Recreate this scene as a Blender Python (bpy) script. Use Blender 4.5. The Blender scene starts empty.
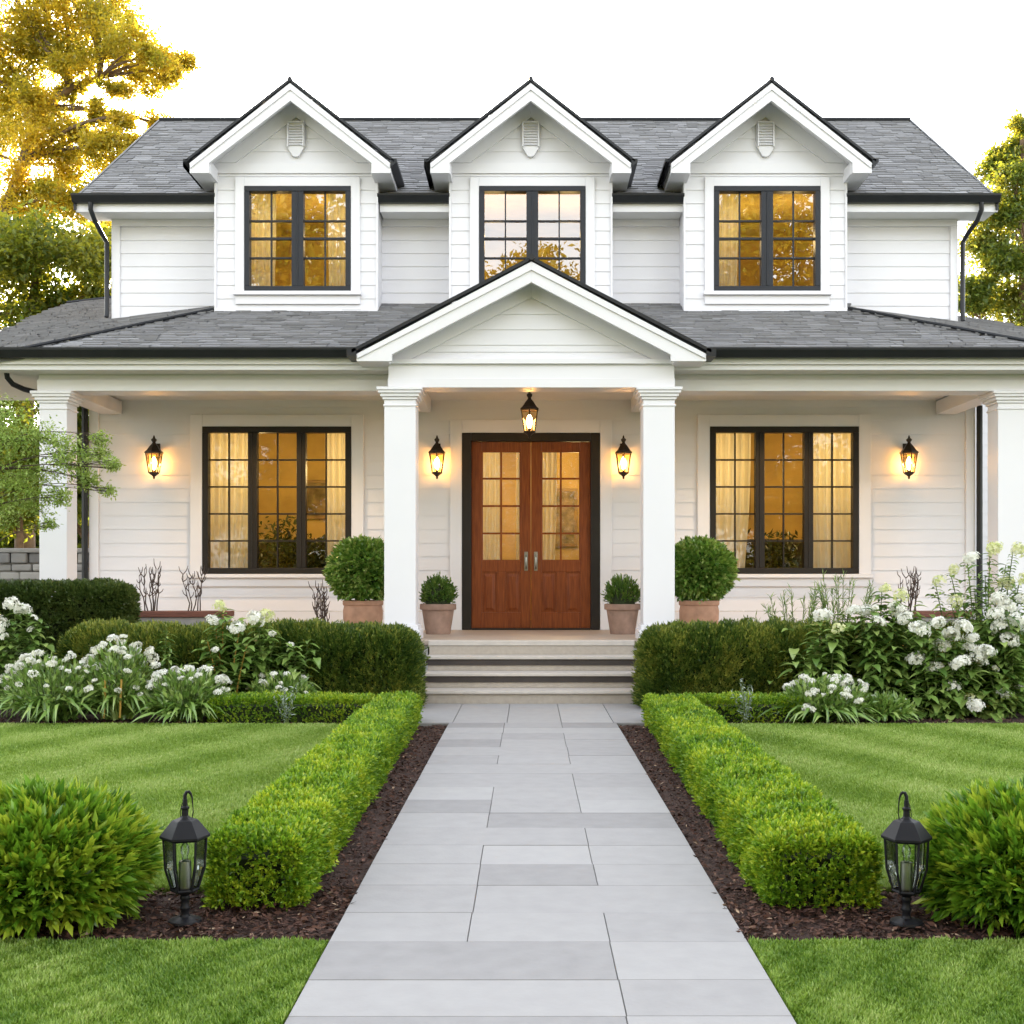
import bpy, math, random
import numpy as np
R = math.radians
rnd = random.Random(7)
rng = np.random.default_rng(11)
sc = bpy.context.scene
COL = sc.collection

# ------------------------------------------------------------------ camera, sky, sun, exposure
F = 1200.0; VX, VY, H = 529.0, 577.0, 1.28      # focal length in px, vanishing point, eye height
cam_d = bpy.data.cameras.new('camera'); cam = bpy.data.objects.new('camera', cam_d); COL.objects.link(cam)
cam.location = (0, 0, H); cam.rotation_euler = (R(90), 0, 0)
cam_d.sensor_width = 36; cam_d.lens = 36 * F / 1024
cam_d.shift_x = (512 - VX) / 1024; cam_d.shift_y = (VY - 512) / 1024
cam_d.clip_end = 3000
sc.camera = cam
SUN_EL, SUN_AZ = 19.0, -14.0                   # behind the house, a little to the left
w = bpy.data.worlds.new('World'); sc.world = w; w.use_nodes = True
nt = w.node_tree; nt.nodes.clear()
sky = nt.nodes.new('ShaderNodeTexSky'); sky.sky_type = 'NISHITA'; sky.sun_disc = False
sky.sun_elevation = R(SUN_EL); sky.sun_rotation = R(SUN_AZ)
sky.air_density = 1.4; sky.dust_density = 0.9; sky.ozone_density = 1.0
hs = nt.nodes.new('ShaderNodeHueSaturation'); hs.inputs['Saturation'].default_value = 0.24
bg = nt.nodes.new('ShaderNodeBackground'); bg.inputs['Strength'].default_value = 0.15
wo = nt.nodes.new('ShaderNodeOutputWorld')
nt.links.new(sky.outputs[0], hs.inputs['Color']); nt.links.new(hs.outputs[0], bg.inputs[0]); nt.links.new(bg.outputs[0], wo.inputs[0])
sl = bpy.data.lights.new('sun', 'SUN'); sl.energy = 5.0; sl.angle = R(0.5); sl.color = (1, .80, .50)
so = bpy.data.objects.new('sun', sl); COL.objects.link(so)
# the lamp shines along its local -Z: from the sun towards the scene
so.rotation_euler = (R(90 - SUN_EL), 0, R(180 - SUN_AZ))
so.location = (0, 60, 40)
sc.view_settings.view_transform = 'Standard'; sc.view_settings.look = 'None'
sc.view_settings.exposure = 2.62; sc.view_settings.gamma = 1

# ------------------------------------------------------------------ materials
def rgb(c): return (c[0], c[1], c[2], 1)
def newmat(name):
    m = bpy.data.materials.new(name); m.use_nodes = True
    n = m.node_tree.nodes; n.clear()
    return m, n, m.node_tree.links
def plain(name, col, rough=.5, metal=0, var=.06, scale=6, bump=0, bscale=60, spec=.5, stretch=None):
    m, n, l = newmat(name)
    o = n.new('ShaderNodeOutputMaterial'); p = n.new('ShaderNodeBsdfPrincipled'); l.new(p.outputs[0], o.inputs[0])
    p.inputs['Roughness'].default_value = rough; p.inputs['Metallic'].default_value = metal
    p.inputs['Specular IOR Level'].default_value = spec
    tc = n.new('ShaderNodeTexCoord'); src = tc.outputs['Object']
    if stretch:
        mp = n.new('ShaderNodeMapping'); mp.inputs['Scale'].default_value = stretch; l.new(src, mp.inputs[0]); src = mp.outputs[0]
    nz = n.new('ShaderNodeTexNoise'); nz.inputs['Scale'].default_value = scale; nz.inputs['Detail'].default_value = 6; l.new(src, nz.inputs['Vector'])
    cr = n.new('ShaderNodeValToRGB'); l.new(nz.outputs['Fac'], cr.inputs[0])
    cr.color_ramp.elements[0].position = .3; cr.color_ramp.elements[1].position = .7
    cr.color_ramp.elements[0].color = rgb([c * (1 - var) for c in col]); cr.color_ramp.elements[1].color = rgb([min(1, c * (1 + var)) for c in col])
    l.new(cr.outputs[0], p.inputs['Base Color'])
    if bump:
        b = n.new('ShaderNodeBump'); b.inputs['Strength'].default_value = bump; b.inputs['Distance'].default_value = .01
        n2 = n.new('ShaderNodeTexNoise'); n2.inputs['Scale'].default_value = bscale; n2.inputs['Detail'].default_value = 5; l.new(src, n2.inputs['Vector'])
        l.new(n2.outputs['Fac'], b.inputs['Height']); l.new(b.outputs[0], p.inputs['Normal'])
    return m
def toned(name, cols, rough=.8, bump=0, bscale=80, nvar=.25, nscale=30, spec=.3):
    """colour picked per face by the mesh attribute 'tone' plus fine noise"""
    m, n, l = newmat(name)
    o = n.new('ShaderNodeOutputMaterial'); p = n.new('ShaderNodeBsdfPrincipled'); l.new(p.outputs[0], o.inputs[0])
    p.inputs['Roughness'].default_value = rough; p.inputs['Specular IOR Level'].default_value = spec
    a = n.new('ShaderNodeAttribute'); a.attribute_name = 'tone'
    tc = n.new('ShaderNodeTexCoord')
    nz = n.new('ShaderNodeTexNoise'); nz.inputs['Scale'].default_value = nscale; nz.inputs['Detail'].default_value = 5; l.new(tc.outputs['Object'], nz.inputs['Vector'])
    ma = n.new('ShaderNodeMath'); ma.operation = 'MULTIPLY_ADD'; l.new(nz.outputs['Fac'], ma.inputs[0]); ma.inputs[1].default_value = nvar * 2; ma.inputs[2].default_value = -nvar
    ad = n.new('ShaderNodeMath'); l.new(ma.outputs[0], ad.inputs[0]); l.new(a.outputs['Fac'], ad.inputs[1])
    cr = n.new('ShaderNodeValToRGB'); l.new(ad.outputs[0], cr.inputs[0])
    while len(cr.color_ramp.elements) < len(cols): cr.color_ramp.elements.new(.5)
    for i, c in enumerate(cols):
        cr.color_ramp.elements[i].position = i / (len(cols) - 1); cr.color_ramp.elements[i].color = rgb(c)
    l.new(cr.outputs[0], p.inputs['Base Color'])
    if bump:
        b = n.new('ShaderNodeBump'); b.inputs['Strength'].default_value = bump; b.inputs['Distance'].default_value = .01
        n2 = n.new('ShaderNodeTexNoise'); n2.inputs['Scale'].default_value = bscale; n2.inputs['Detail'].default_value = 4; l.new(tc.outputs['Object'], n2.inputs['Vector'])
        l.new(n2.outputs['Fac'], b.inputs['Height']); l.new(b.outputs[0], p.inputs['Normal'])
    return m
def leafmat(name, cols, trans=.35, gloss=.06, tcol=None):
    m, n, l = newmat(name)
    o = n.new('ShaderNodeOutputMaterial')
    a = n.new('ShaderNodeAttribute'); a.attribute_name = 'tone'
    cr = n.new('ShaderNodeValToRGB'); l.new(a.outputs['Fac'], cr.inputs[0])
    while len(cr.color_ramp.elements) < len(cols): cr.color_ramp.elements.new(.5)
    for i, c in enumerate(cols):
        cr.color_ramp.elements[i].position = i / (len(cols) - 1); cr.color_ramp.elements[i].color = rgb(c)
    d = n.new('ShaderNodeBsdfDiffuse'); l.new(cr.outputs[0], d.inputs[0])
    t = n.new('ShaderNodeBsdfTranslucent')
    if tcol:
        c2 = n.new('ShaderNodeValToRGB'); l.new(a.outputs['Fac'], c2.inputs[0])
        c2.color_ramp.elements[0].color = rgb(tcol[0]); c2.color_ramp.elements[1].color = rgb(tcol[1]); l.new(c2.outputs[0], t.inputs[0])
    else: l.new(cr.outputs[0], t.inputs[0])
    mx = n.new('ShaderNodeMixShader'); mx.inputs[0].default_value = trans; l.new(d.outputs[0], mx.inputs[1]); l.new(t.outputs[0], mx.inputs[2])
    g = n.new('ShaderNodeBsdfGlossy'); g.inputs['Roughness'].default_value = .35
    m2 = n.new('ShaderNodeMixShader'); m2.inputs[0].default_value = gloss; l.new(mx.outputs[0], m2.inputs[1]); l.new(g.outputs[0], m2.inputs[2])
    l.new(m2.outputs[0], o.inputs[0])
    return m
def glassmat(name, tint=(1, 1, 1), refl=1.0, rough=.0, base=.0, wav=.0, wscale=4):
    m, n, l = newmat(name)
    o = n.new('ShaderNodeOutputMaterial'); t = n.new('ShaderNodeBsdfTransparent'); t.inputs[0].default_value = rgb(tint)
    g = n.new('ShaderNodeBsdfGlossy'); g.inputs['Roughness'].default_value = rough
    fr = n.new('ShaderNodeFresnel'); fr.inputs[0].default_value = 1.52
    mu = n.new('ShaderNodeMath'); mu.operation = 'MULTIPLY_ADD'; mu.use_clamp = True
    l.new(fr.outputs[0], mu.inputs[0]); mu.inputs[1].default_value = refl; mu.inputs[2].default_value = base
    mx = n.new('ShaderNodeMixShader'); l.new(mu.outputs[0], mx.inputs[0]); l.new(t.outputs[0], mx.inputs[1]); l.new(g.outputs[0], mx.inputs[2])
    l.new(mx.outputs[0], o.inputs[0])
    if wav:
        tc = n.new('ShaderNodeTexCoord'); nz = n.new('ShaderNodeTexNoise'); nz.inputs['Scale'].default_value = wscale; nz.inputs['Detail'].default_value = 1
        l.new(tc.outputs['Object'], nz.inputs['Vector'])
        b = n.new('ShaderNodeBump'); b.inputs['Strength'].default_value = wav; b.inputs['Distance'].default_value = .01
        l.new(nz.outputs['Fac'], b.inputs['Height']); l.new(b.outputs[0], g.inputs['Normal'])
    return m
def emit(name, col, s):
    m, n, l = newmat(name); o = n.new('ShaderNodeOutputMaterial'); e = n.new('ShaderNodeEmission')
    e.inputs[0].default_value = rgb(col); e.inputs[1].default_value = s; l.new(e.outputs[0], o.inputs[0]); return m
def woodmat(name, c0, c1, rough=.38):
    m, n, l = newmat(name)
    o = n.new('ShaderNodeOutputMaterial'); p = n.new('ShaderNodeBsdfPrincipled'); l.new(p.outputs[0], o.inputs[0]); p.inputs['Roughness'].default_value = rough; p.inputs['Specular IOR Level'].default_value = .25
    tc = n.new('ShaderNodeTexCoord'); mp = n.new('ShaderNodeMapping'); mp.inputs['Scale'].default_value = (26, 26, 1.6); l.new(tc.outputs['Object'], mp.inputs[0])
    nz = n.new('ShaderNodeTexNoise'); nz.inputs['Scale'].default_value = 2.2; nz.inputs['Detail'].default_value = 7; nz.inputs['Distortion'].default_value = .6; l.new(mp.outputs[0], nz.inputs['Vector'])
    cr = n.new('ShaderNodeValToRGB'); cr.color_ramp.elements[0].position = .32; cr.color_ramp.elements[1].position = .7
    cr.color_ramp.elements[0].color = rgb(c0); cr.color_ramp.elements[1].color = rgb(c1); l.new(nz.outputs['Fac'], cr.inputs[0]); l.new(cr.outputs[0], p.inputs['Base Color'])
    return m

M = {}
M['siding'] = plain('white_siding', (.675, .67, .705), .5, var=.025, scale=1.5, bump=.05, bscale=40, spec=.35)
M['trim'] = plain('white_trim', (.685, .68, .715), .42, var=.015, scale=2, spec=.4)
M['soffit'] = plain('white_soffit', (.66, .66, .65), .6, var=.02)
M['shingle'] = toned('roof_shingle', [(.115, .114, .12), (.20, .199, .206), (.29, .288, .296)], .85, bump=.35, bscale=220, nvar=.14, nscale=45)
M['dark'] = plain('charcoal_metal', (.014, .015, .018), .42, var=.15, spec=.3)
M['frame'] = plain('window_frame_paint', (.020, .022, .028), .45, var=.1, spec=.25)
M['doorframe'] = plain('dark_bronze_paint', (.015, .012, .010), .45, var=.12, spec=.25)
M['wood'] = woodmat('mahogany', (.125, .027, .006), (.245, .062, .014))
M['glass'] = glassmat('window_glass', (.96, .97, .97), .9, 0, .0, wav=.06, wscale=1.6)
M['upglass'] = glassmat('upper_window_glass', (.92, .92, .90), 2.0, 0, .10, wav=.10, wscale=1.8)
M['doorglass'] = glassmat('seeded_door_glass', (.95, .95, .93), 1.6, .03, .03, wav=.6, wscale=22)
M['lampglass'] = glassmat('lantern_glass', (.90, .94, .92), .9, .02, .03)
M['warmglass'] = glassmat('amber_lantern_glass', (1, .82, .5), .8, .05, .02)
M['bulb'] = emit('warm_bulb', (1, .56, .21), 16)
M['downlight'] = emit('downlight_lens', (1, .68, .36), 4)
M['bronze'] = plain('aged_bronze', (.035, .024, .016), .45, .6, var=.3, scale=20)
M['black'] = plain('black_lantern_paint', (.008, .008, .010), .5, var=.2, scale=15, spec=.18)
M['steel'] = plain('brushed_nickel', (.28, .27, .25), .3, 1, var=.1)
M['slab'] = toned('bluestone_paving', [(.20, .193, .196), (.275, .267, .268), (.335, .327, .325)], .75, bump=.12, bscale=60, nvar=.26, nscale=11, spec=.3)
M['joint'] = plain('sand_joint', (.20, .19, .18), .95, var=.2, scale=20)
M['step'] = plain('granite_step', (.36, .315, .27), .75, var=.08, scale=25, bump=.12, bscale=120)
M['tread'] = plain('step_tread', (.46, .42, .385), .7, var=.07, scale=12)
M['nosingshade'] = plain('painted_step_shade', (.035, .027, .025), .6, var=.2)  # shade under the tread edges, put into the colour
M['deck'] = plain('porch_floor_paint', (.43, .35, .29), .5, var=.08, scale=3, stretch=(1, 12, 1))
M['amber'] = plain('warm_interior_paint', (.50, .35, .12), .8, var=.35, scale=1.3)
M['roomfloor'] = plain('interior_floor', (.10, .055, .025), .5, var=.2)
M['sofa'] = plain('dark_sofa_fabric', (.040, .030, .020), .9, var=.2)
M['frameart'] = plain('gilt_frame', (.25, .15, .05), .5, var=.3)
m = leafmat('curtain_cloth', [(.82, .78, .66), (.86, .82, .72)], .5, .0); M['curtain'] = m
M['terra'] = plain('terracotta', (.36, .205, .135), .85, var=.18, scale=9, bump=.1, bscale=60)
M['terra2'] = plain('weathered_clay', (.265, .17, .13), .85, var=.22, scale=9, bump=.1, bscale=60)
M['soil'] = plain('soil', (.03, .02, .014), .95, var=.4, scale=30)
M['ground'] = plain('ground_soil', (.045, .055, .02), .95, var=.4, scale=2)
M['lawn'] = plain('lawn_thatch', (.10, .14, .03), .95, var=.3, scale=14, bump=.4, bscale=120)
M['mulch'] = plain('mulch', (.042, .020, .014), .95, var=.55, scale=45, bump=1, bscale=90)
M['chips'] = toned('bark_chips', [(.024, .011, .008), (.07, .032, .022), (.115, .058, .04), (.34, .24, .16)], .9, nvar=.05)
M['bark'] = plain('bark', (.12, .08, .05), .9, var=.4, scale=8, bump=.8, bscale=20)
M['twig'] = plain('twig_bark', (.055, .035, .028), .85, var=.3, scale=30)
M['stone'] = toned('field_stone', [(.14, .14, .145), (.24, .235, .23), (.34, .33, .32)], .9, bump=.4, bscale=25, nvar=.2, nscale=9)
M['troughwood'] = plain('weathered_red_wood', (.12, .045, .03), .8, var=.3, scale=10, stretch=(1, 8, 8))
M['core'] = plain('hedge_dark_core', (.018, .028, .007), .95, var=.4, scale=30)  # dark filler inside foliage, not modelled twigs
M['grass'] = leafmat('grass_blade', [(.10, .20, .020), (.25, .37, .055), (.46, .53, .19)], .3, .03)
M['box'] = leafmat('boxwood_leaf', [(.045, .14, .012), (.21, .37, .022), (.54, .60, .04)], .30, .05)
M['shrub'] = leafmat('shrub_leaf', [(.055, .15, .012), (.155, .31, .020), (.38, .47, .04)], .32, .05)
M['bighedge'] = leafmat('yew_leaf', [(.04, .085, .013), (.125, .185, .028), (.34, .35, .06)], .25, .04)
M['darkhedge'] = leafmat('dark_hedge_leaf', [(.028, .055, .012), (.065, .105, .022), (.16, .19, .045)], .2, .05)
M['topiary'] = leafmat('topiary_leaf', [(.06, .16, .02), (.16, .31, .04), (.40, .50, .15)], .3, .08)
M['strap'] = leafmat('strap_leaf', [(.07, .15, .025), (.18, .30, .055), (.38, .48, .14)], .25, .08)
M['broad'] = leafmat('broad_leaf', [(.07, .15, .025), (.18, .29, .06), (.36, .46, .13)], .25, .08)
M['silver'] = leafmat('silver_leaf', [(.22, .28, .22), (.40, .45, .40)], .3, .05)
M['petal'] = leafmat('white_petal', [(.62, .64, .48), (.80, .79, .72), (.84, .84, .80)], .3, .0)
M['petalgreen'] = leafmat('lime_petal', [(.42, .50, .16), (.62, .66, .30), (.78, .77, .52)], .3, .0)
M['stem'] = plain('green_stem', (.09, .13, .03), .7, var=.3)
M['stemgold'] = plain('ochre_stem', (.36, .22, .04), .7, var=.3)
M['gold'] = leafmat('golden_leaf', [(.09, .13, .018), (.20, .20, .022), (.36, .28, .028)], .6, .03, [(.30, .32, .02), (.95, .66, .05)])
M['green'] = leafmat('green_tree_leaf', [(.03, .065, .014), (.075, .12, .022), (.19, .21, .04)], .45, .03, [(.18, .26, .02), (.70, .58, .04)])
M['cone'] = leafmat('conifer_leaf', [(.03, .065, .014), (.075, .125, .022), (.18, .20, .035)], .4, .03, [(.14, .21, .018), (.55, .46, .04)])
M['airy'] = leafmat('young_leaf', [(.14, .23, .035), (.31, .43, .08), (.50, .58, .20)], .4, .04)

# ------------------------------------------------------------------ mesh helpers
class MB:
    def __init__(s): s.v = []; s.f = []; s.t = []
    def add(s, vs, fs, tone=.5):
        o = len(s.v); s.v += [tuple(p) for p in vs]; s.f += [tuple(i + o for i in q) for q in fs]; s.t += [tone] * len(fs); return s
    def box(s, x0, x1, y0, y1, z0, z1, tone=.5):
        return s.add([(x0, y0, z0), (x1, y0, z0), (x1, y1, z0), (x0, y1, z0), (x0, y0, z1), (x1, y0, z1), (x1, y1, z1), (x0, y1, z1)],
                     [(0, 3, 2, 1), (4, 5, 6, 7), (0, 1, 5, 4), (1, 2, 6, 5), (2, 3, 7, 6), (3, 0, 4, 7)], tone)
    def prism(s, poly, y0, y1, tone=.5):         # polygon in x,z (counter-clockwise seen from -y)
        n = len(poly)
        return s.add([(x, y0, z) for x, z in poly] + [(x, y1, z) for x, z in poly],
                     [tuple(range(n)), tuple(range(2 * n - 1, n - 1, -1))] + [(i, i + n, (i + 1) % n + n, (i + 1) % n) for i in range(n)], tone)
    def quad(s, a, b, c, d, tone=.5): return s.add([a, b, c, d], [(0, 1, 2, 3)], tone)
    def poly(s, pts, tone=.5): return s.add(pts, [tuple(range(len(pts)))], tone)
    def tube(s, pts, rad, n=8, tone=.5, cap=True):
        pts = [np.array(p, float) for p in pts]
        if not hasattr(rad, '__len__'): rad = [rad] * len(pts)
        vs = []; prev = None
        for i, p in enumerate(pts):
            t = pts[min(i + 1, len(pts) - 1)] - pts[max(i - 1, 0)]; t = t / (np.linalg.norm(t) + 1e-9)
            if prev is None:
                a = np.array((0, 0, 1.)) if abs(t[2]) < .9 else np.array((1., 0, 0)); u = np.cross(t, a)
            else: u = prev - t * np.dot(prev, t)
            u /= np.linalg.norm(u) + 1e-9; prev = u; v = np.cross(t, u)
            for k in range(n):
                an = 2 * math.pi * k / n; vs.append(p + rad[i] * (math.cos(an) * u + math.sin(an) * v))
        fs = []
        for i in range(len(pts) - 1):
            for k in range(n):
                fs.append((i * n + k, i * n + (k + 1) % n, (i + 1) * n + (k + 1) % n, (i + 1) * n + k))
        if cap: fs += [tuple(range(n - 1, -1, -1)), tuple(range((len(pts) - 1) * n, len(pts) * n))]
        return s.add(vs, fs, tone)
    def lathe(s, prof, n=24, c=(0, 0, 0), rot=0, tone=.5):   # prof (r,z)
        vs = []; 
        for r, z in prof:
            for k in range(n):
                a = 2 * math.pi * k / n + rot; vs.append((c[0] + r * math.cos(a), c[1] + r * math.sin(a), c[2] + z))
        fs = []
        for i in range(len(prof) - 1):
            for k in range(n): fs.append((i * n + k, i * n + (k + 1) % n, (i + 1) * n + (k + 1) % n, (i + 1) * n + k))
        fs += [tuple(range(n - 1, -1, -1)), tuple(range((len(prof) - 1) * n, len(prof) * n))]
        return s.add(vs, fs, tone)
    def build(s, name, mat, parent=None, bevel=0, smooth=False, loc=None):
        me = bpy.data.meshes.new(name); me.from_pydata(s.v, [], s.f); me.update()
        a = me.attributes.new('tone', 'FLOAT', 'FACE'); a.data.foreach_set('value', np.array(s.t, 'f'))
        if smooth:
            me.shade_smooth()
            try: me.set_sharp_from_angle(angle=R(40))
            except Exception: pass
        return obj(name, me, mat, parent, bevel, loc)
def obj(name, me, mat, parent=None, bevel=0, loc=None):
    if mat is not None and len(me.materials) == 0: me.materials.append(M[mat] if isinstance(mat, str) else mat)
    o = bpy.data.objects.new(name, me); COL.objects.link(o)
    if parent is not None: o.parent = parent
    if loc is not None: o.location = loc
    if bevel:
        b = o.modifiers.new('bevel', 'BEVEL'); b.width = bevel; b.segments = 2; b.limit_method = 'ANGLE'; b.angle_limit = R(40)
    return o
def thing(name, label, cat, loc=(0, 0, 0), group=None, rz=0):
    o = bpy.data.objects.new(name, None); COL.objects.link(o); o.location = loc; o.rotation_euler = (0, 0, rz)
    o.empty_display_size = .2; o['label'] = label; o['category'] = cat
    if group: o['group'] = group
    return o
def tag(o, label, cat, group=None):
    o['label'] = label; o['category'] = cat
    if group: o['group'] = group
    return o
def struct(o, kind='structure'): o['kind'] = kind; return o
def dup(root, loc, label, group=None, rz=None, scale=None):
    r = root.copy(); COL.objects.link(r); r.location = loc; r['label'] = label
    if group: r['group'] = group
    if rz is not None: r.rotation_euler = (0, 0, rz)
    if scale is not None: r.scale = scale
    for ch in [o for o in COL.objects if o.parent == root]:
        c = ch.copy(); COL.objects.link(c); c.parent = r
        for g in [o for o in COL.objects if o.parent == ch]:
            d = g.copy(); COL.objects.link(d); d.parent = c
    return r
def fastmesh(name, V, Fc, tone=None):
    """V (n,3) float, Fc (m,k) int"""
    me = bpy.data.meshes.new(name); V = np.asarray(V, 'f'); Fc = np.asarray(Fc, 'i'); k = Fc.shape[1]
    me.vertices.add(len(V)); me.vertices.foreach_set('co', V.ravel())
    me.loops.add(Fc.size); me.loops.foreach_set('vertex_index', Fc.ravel())
    me.polygons.add(len(Fc)); me.polygons.foreach_set('loop_start', np.arange(len(Fc), dtype='i') * k)
    me.update(calc_edges=True)
    a = me.attributes.new('tone', 'FLOAT', 'FACE')
    a.data.foreach_set('value', np.asarray(tone if tone is not None else np.full(len(Fc), .5), 'f'))
    return me
def unit(a): return a / (np.linalg.norm(a, axis=-1, keepdims=True) + 1e-9)
def leaves(name, Pp, D, L, W, tone, fold=.25, droop=.0):
    """folded diamond leaves: base Pp, axis D, length L, width ratio W"""
    N = len(Pp); D = unit(D); S = unit(np.cross(D, rng.normal(size=(N, 3)) * .6 + np.array([0, 0, 1.]))); Nn = np.cross(S, D)
    L = np.broadcast_to(np.asarray(L, float), (N,))[:, None]; W = np.broadcast_to(np.asarray(W, float), (N,))[:, None]
    mid = Pp + D * L * .45 + Nn * 0
    up = Nn * L * W * fold
    V = np.stack([Pp, mid - S * L * W * .5 + up, Pp + D * L - np.array([0, 0, 1.]) * L * droop, mid + S * L * W * .5 + up], 1).reshape(-1, 3)
    b = np.arange(N)[:, None] * 4
    Fc = np.stack([b + np.array([0, 1, 2]), b + np.array([0, 2, 3])], 1).reshape(-1, 3)
    return fastmesh(name, V, Fc, np.repeat(np.clip(tone, 0, 1), 2))
def wob(p, s=1.0, seed=0):
    """cheap smooth noise in [-1,1]"""
    r = np.random.default_rng(seed); out = np.zeros(len(p))
    for k in range(5):
        d = r.normal(size=3); out += np.sin(p @ d * s * (1 + .7 * k) + r.uniform(0, 6.3)) / (1 + .5 * k)
    return out / 2.6
def sprigs(Pp, D, stem, nl, spread=.9):
    """leaf bases/dirs along short shoots"""
    N = len(Pp); D = unit(D)
    t = rng.uniform(.15, 1, (N, nl)); B = Pp[:, None] + D[:, None] * (t * np.broadcast_to(stem, (N,))[:, None])[..., None]
    Q = unit(D[:, None] * (1.0 + .6 * t[..., None]) + rng.normal(size=(N, nl, 3)) * spread * (1.25 - t[..., None]))
    return B.reshape(-1, 3), Q.reshape(-1, 3)
def P(px, py, y): return ((px - VX) * y / F, y, H + (VY - py) * y / F)
def gx(px, y): return (px - VX) * y / F

# ------------------------------------------------------------------ ground, paths, lawns
g = struct(MB().quad((-300, -200, -.03), (300, -200, -.03), (300, 500, -.03), (-300, 500, -.03)).build('ground', 'ground'))
def grid(name, x0, x1, y0, y1, nx, ny, z, amp, mat, seed):
    X, Y = np.meshgrid(np.linspace(x0, x1, nx), np.linspace(y0, y1, ny)); p = np.stack([X.ravel(), Y.ravel(), np.zeros(X.size)], 1)
    p[:, 2] = z + amp * (wob(p, 9, seed) + .6 * rng.normal(size=len(p)))
    i = (np.arange(ny - 1)[:, None] * nx + np.arange(nx - 1)[None]).ravel()
    return obj(name, fastmesh(name, p, np.stack([i, i + 1, i + nx + 1, i + nx], 1)), mat)
MULCH0, LAWN0, LAWN1 = 4.155, 4.86, 10.30
PL, PR = -.692, .756
for s in (-1, 1):
    x1 = PL if s < 0 else PR
    xa, xb = sorted((x1 - s * .01, s * 7.5))
    struct(grid('mulch_bed', xa, xb, MULCH0 - .03, LAWN0 + .1, 260, 40, -.006, .006, 'mulch', 3 + s))
    struct(grid('mulch_bed', xa, xb, 10.2, 13.2, 160, 40, -.006, .008, 'mulch', 5 + s))
    hx0 = (x1 - s * .01); hx1 = s * 1.55
    struct(grid('mulch_bed', min(hx0, hx1), max(hx0, hx1), LAWN0 + .08, 10.22, 60, 300, -.002, .005, 'mulch', 8 + s))
    xi = -1.15 if s < 0 else 1.25
    struct(MB().box(*sorted((xi, s * 9)), LAWN0, LAWN1, -.025, .006).build('lawn', 'lawn'))
    struct(MB().box(*sorted((x1 + s * .004, s * 9)), -6, MULCH0, -.025, .006).build('lawn', 'lawn'))
# mulch chips
N = 26000
def chip_pts():
    out = []
    for s in (-1, 1):
        e = PL if s < 0 else PR
        k = 7500; out.append(np.stack([e + s * rng.uniform(0, .62, k) ** 1.0, rng.uniform(4.25, 10.2, k) , np.zeros(k)], 1))
        k = 7000; out.append(np.stack([e + s * rng.uniform(0, 2.2, k), rng.uniform(4.19, 4.95, k), np.zeros(k)], 1))
        k = 2500; out.append(np.stack([e + s * rng.uniform(.3, 5, k), rng.uniform(10.28, 10.7, k), np.zeros(k)], 1))
    return np.concatenate(out)
cp = chip_pts(); N = len(cp); cp[:, 2] = .008 + .012 * rng.random(N)
D = rng.normal(size=(N, 3)); D[:, 2] *= .25
tn = rng.random(N) ** 1.6 * .72; tn[rng.random(N) < .022] = 1
struct(obj('mulch_chips', leaves('mulch_chips', cp, D, rng.uniform(.012, .04, N), rng.uniform(.25, .5, N), tn, .1), 'chips'), 'stuff')

# paving
pv = MB(); jb = MB()
jb.box(PL + .004, PR - .004, 2.0, 10.36, -.02, .012); jb.box(-1.04, 1.08, 10.36, 11.93, -.02, .012)
ys = [1.6, 1.99, 2.38, 2.76, 3.05, 3.44, 3.75, 4.14, 4.50, 4.90, 5.26, 5.63, 6.02, 6.40, 6.78, 7.19, 7.68, 8.07, 8.46, 8.88, 9.30, 9.68, 10.02, 10.36]
joints = [(1,), (0, 1), (0,), (0, 1), (1,), (1,), (1,), (0, 1), (0,), (0, 1), (0, 1), (1,), (0,), (0, 1), (0, 1), (1,), (), (0, 1), (1,), (0, 1), (0, 1), (0,), (0, 1)]
JX = (-.212, .279)
for i in range(len(ys) - 1):
    xs = [PL] + [JX[k] + rnd.uniform(-.0025, .0025) for k in joints[i]] + [PR]
    for a, b in zip(xs, xs[1:]):
        z = .022 + rnd.uniform(-.0015, .0015)
        pv.box(a + .0016, b - .0016, ys[i] + .0014, ys[i + 1] - .0014, -.01, z, rnd.choice([.25, .45, .55, .6, .65, .82]))
for a, b in zip([-1.04, -.66, -.19, .28, .73], [-.66, -.19, .28, .73, 1.08]):
    pv.box(a + .003, b - .003, 10.365, 11.92, -.01, .022 + rnd.uniform(-.001, .001), rnd.uniform(.6, .95))
pth = struct(pv.build('path', 'slab', bevel=.002))
struct(jb.build('path_bed', 'joint'))

# grass blades
def blades(name, pts, hgt, lean, tone):
    N = len(pts); a = rng.uniform(0, 6.28, N); d = np.stack([np.cos(a), np.sin(a), np.zeros(N)], 1)
    W = rng.uniform(.0016, .003, N)[:, None] * (1 + pts[:, 1:2] / 9)
    bend = d * rng.uniform(.1, .55, N)[:, None] * hgt[:, None] + lean
    side = np.stack([-np.sin(a), np.cos(a), np.zeros(N)], 1) * W; up = np.array([0, 0, 1.])
    V = np.stack([pts - side, pts + side, pts + bend * .45 + up * hgt[:, None] * .6 + side * .8, pts + bend * .45 + up * hgt[:, None] * .6 - side * .8, pts + bend + up * hgt[:, None] * .95], 1).reshape(-1, 3)
    b = np.arange(N)[:, None] * 5
    Fc = np.stack([b + np.array([0, 1, 2]), b + np.array([0, 2, 3]), b + np.array([3, 2, 4])], 1).reshape(-1, 3)
    return struct(obj(name, fastmesh(name, V, Fc, np.repeat(np.clip(tone, 0, 1), 3)), 'grass'), 'stuff')
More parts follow.
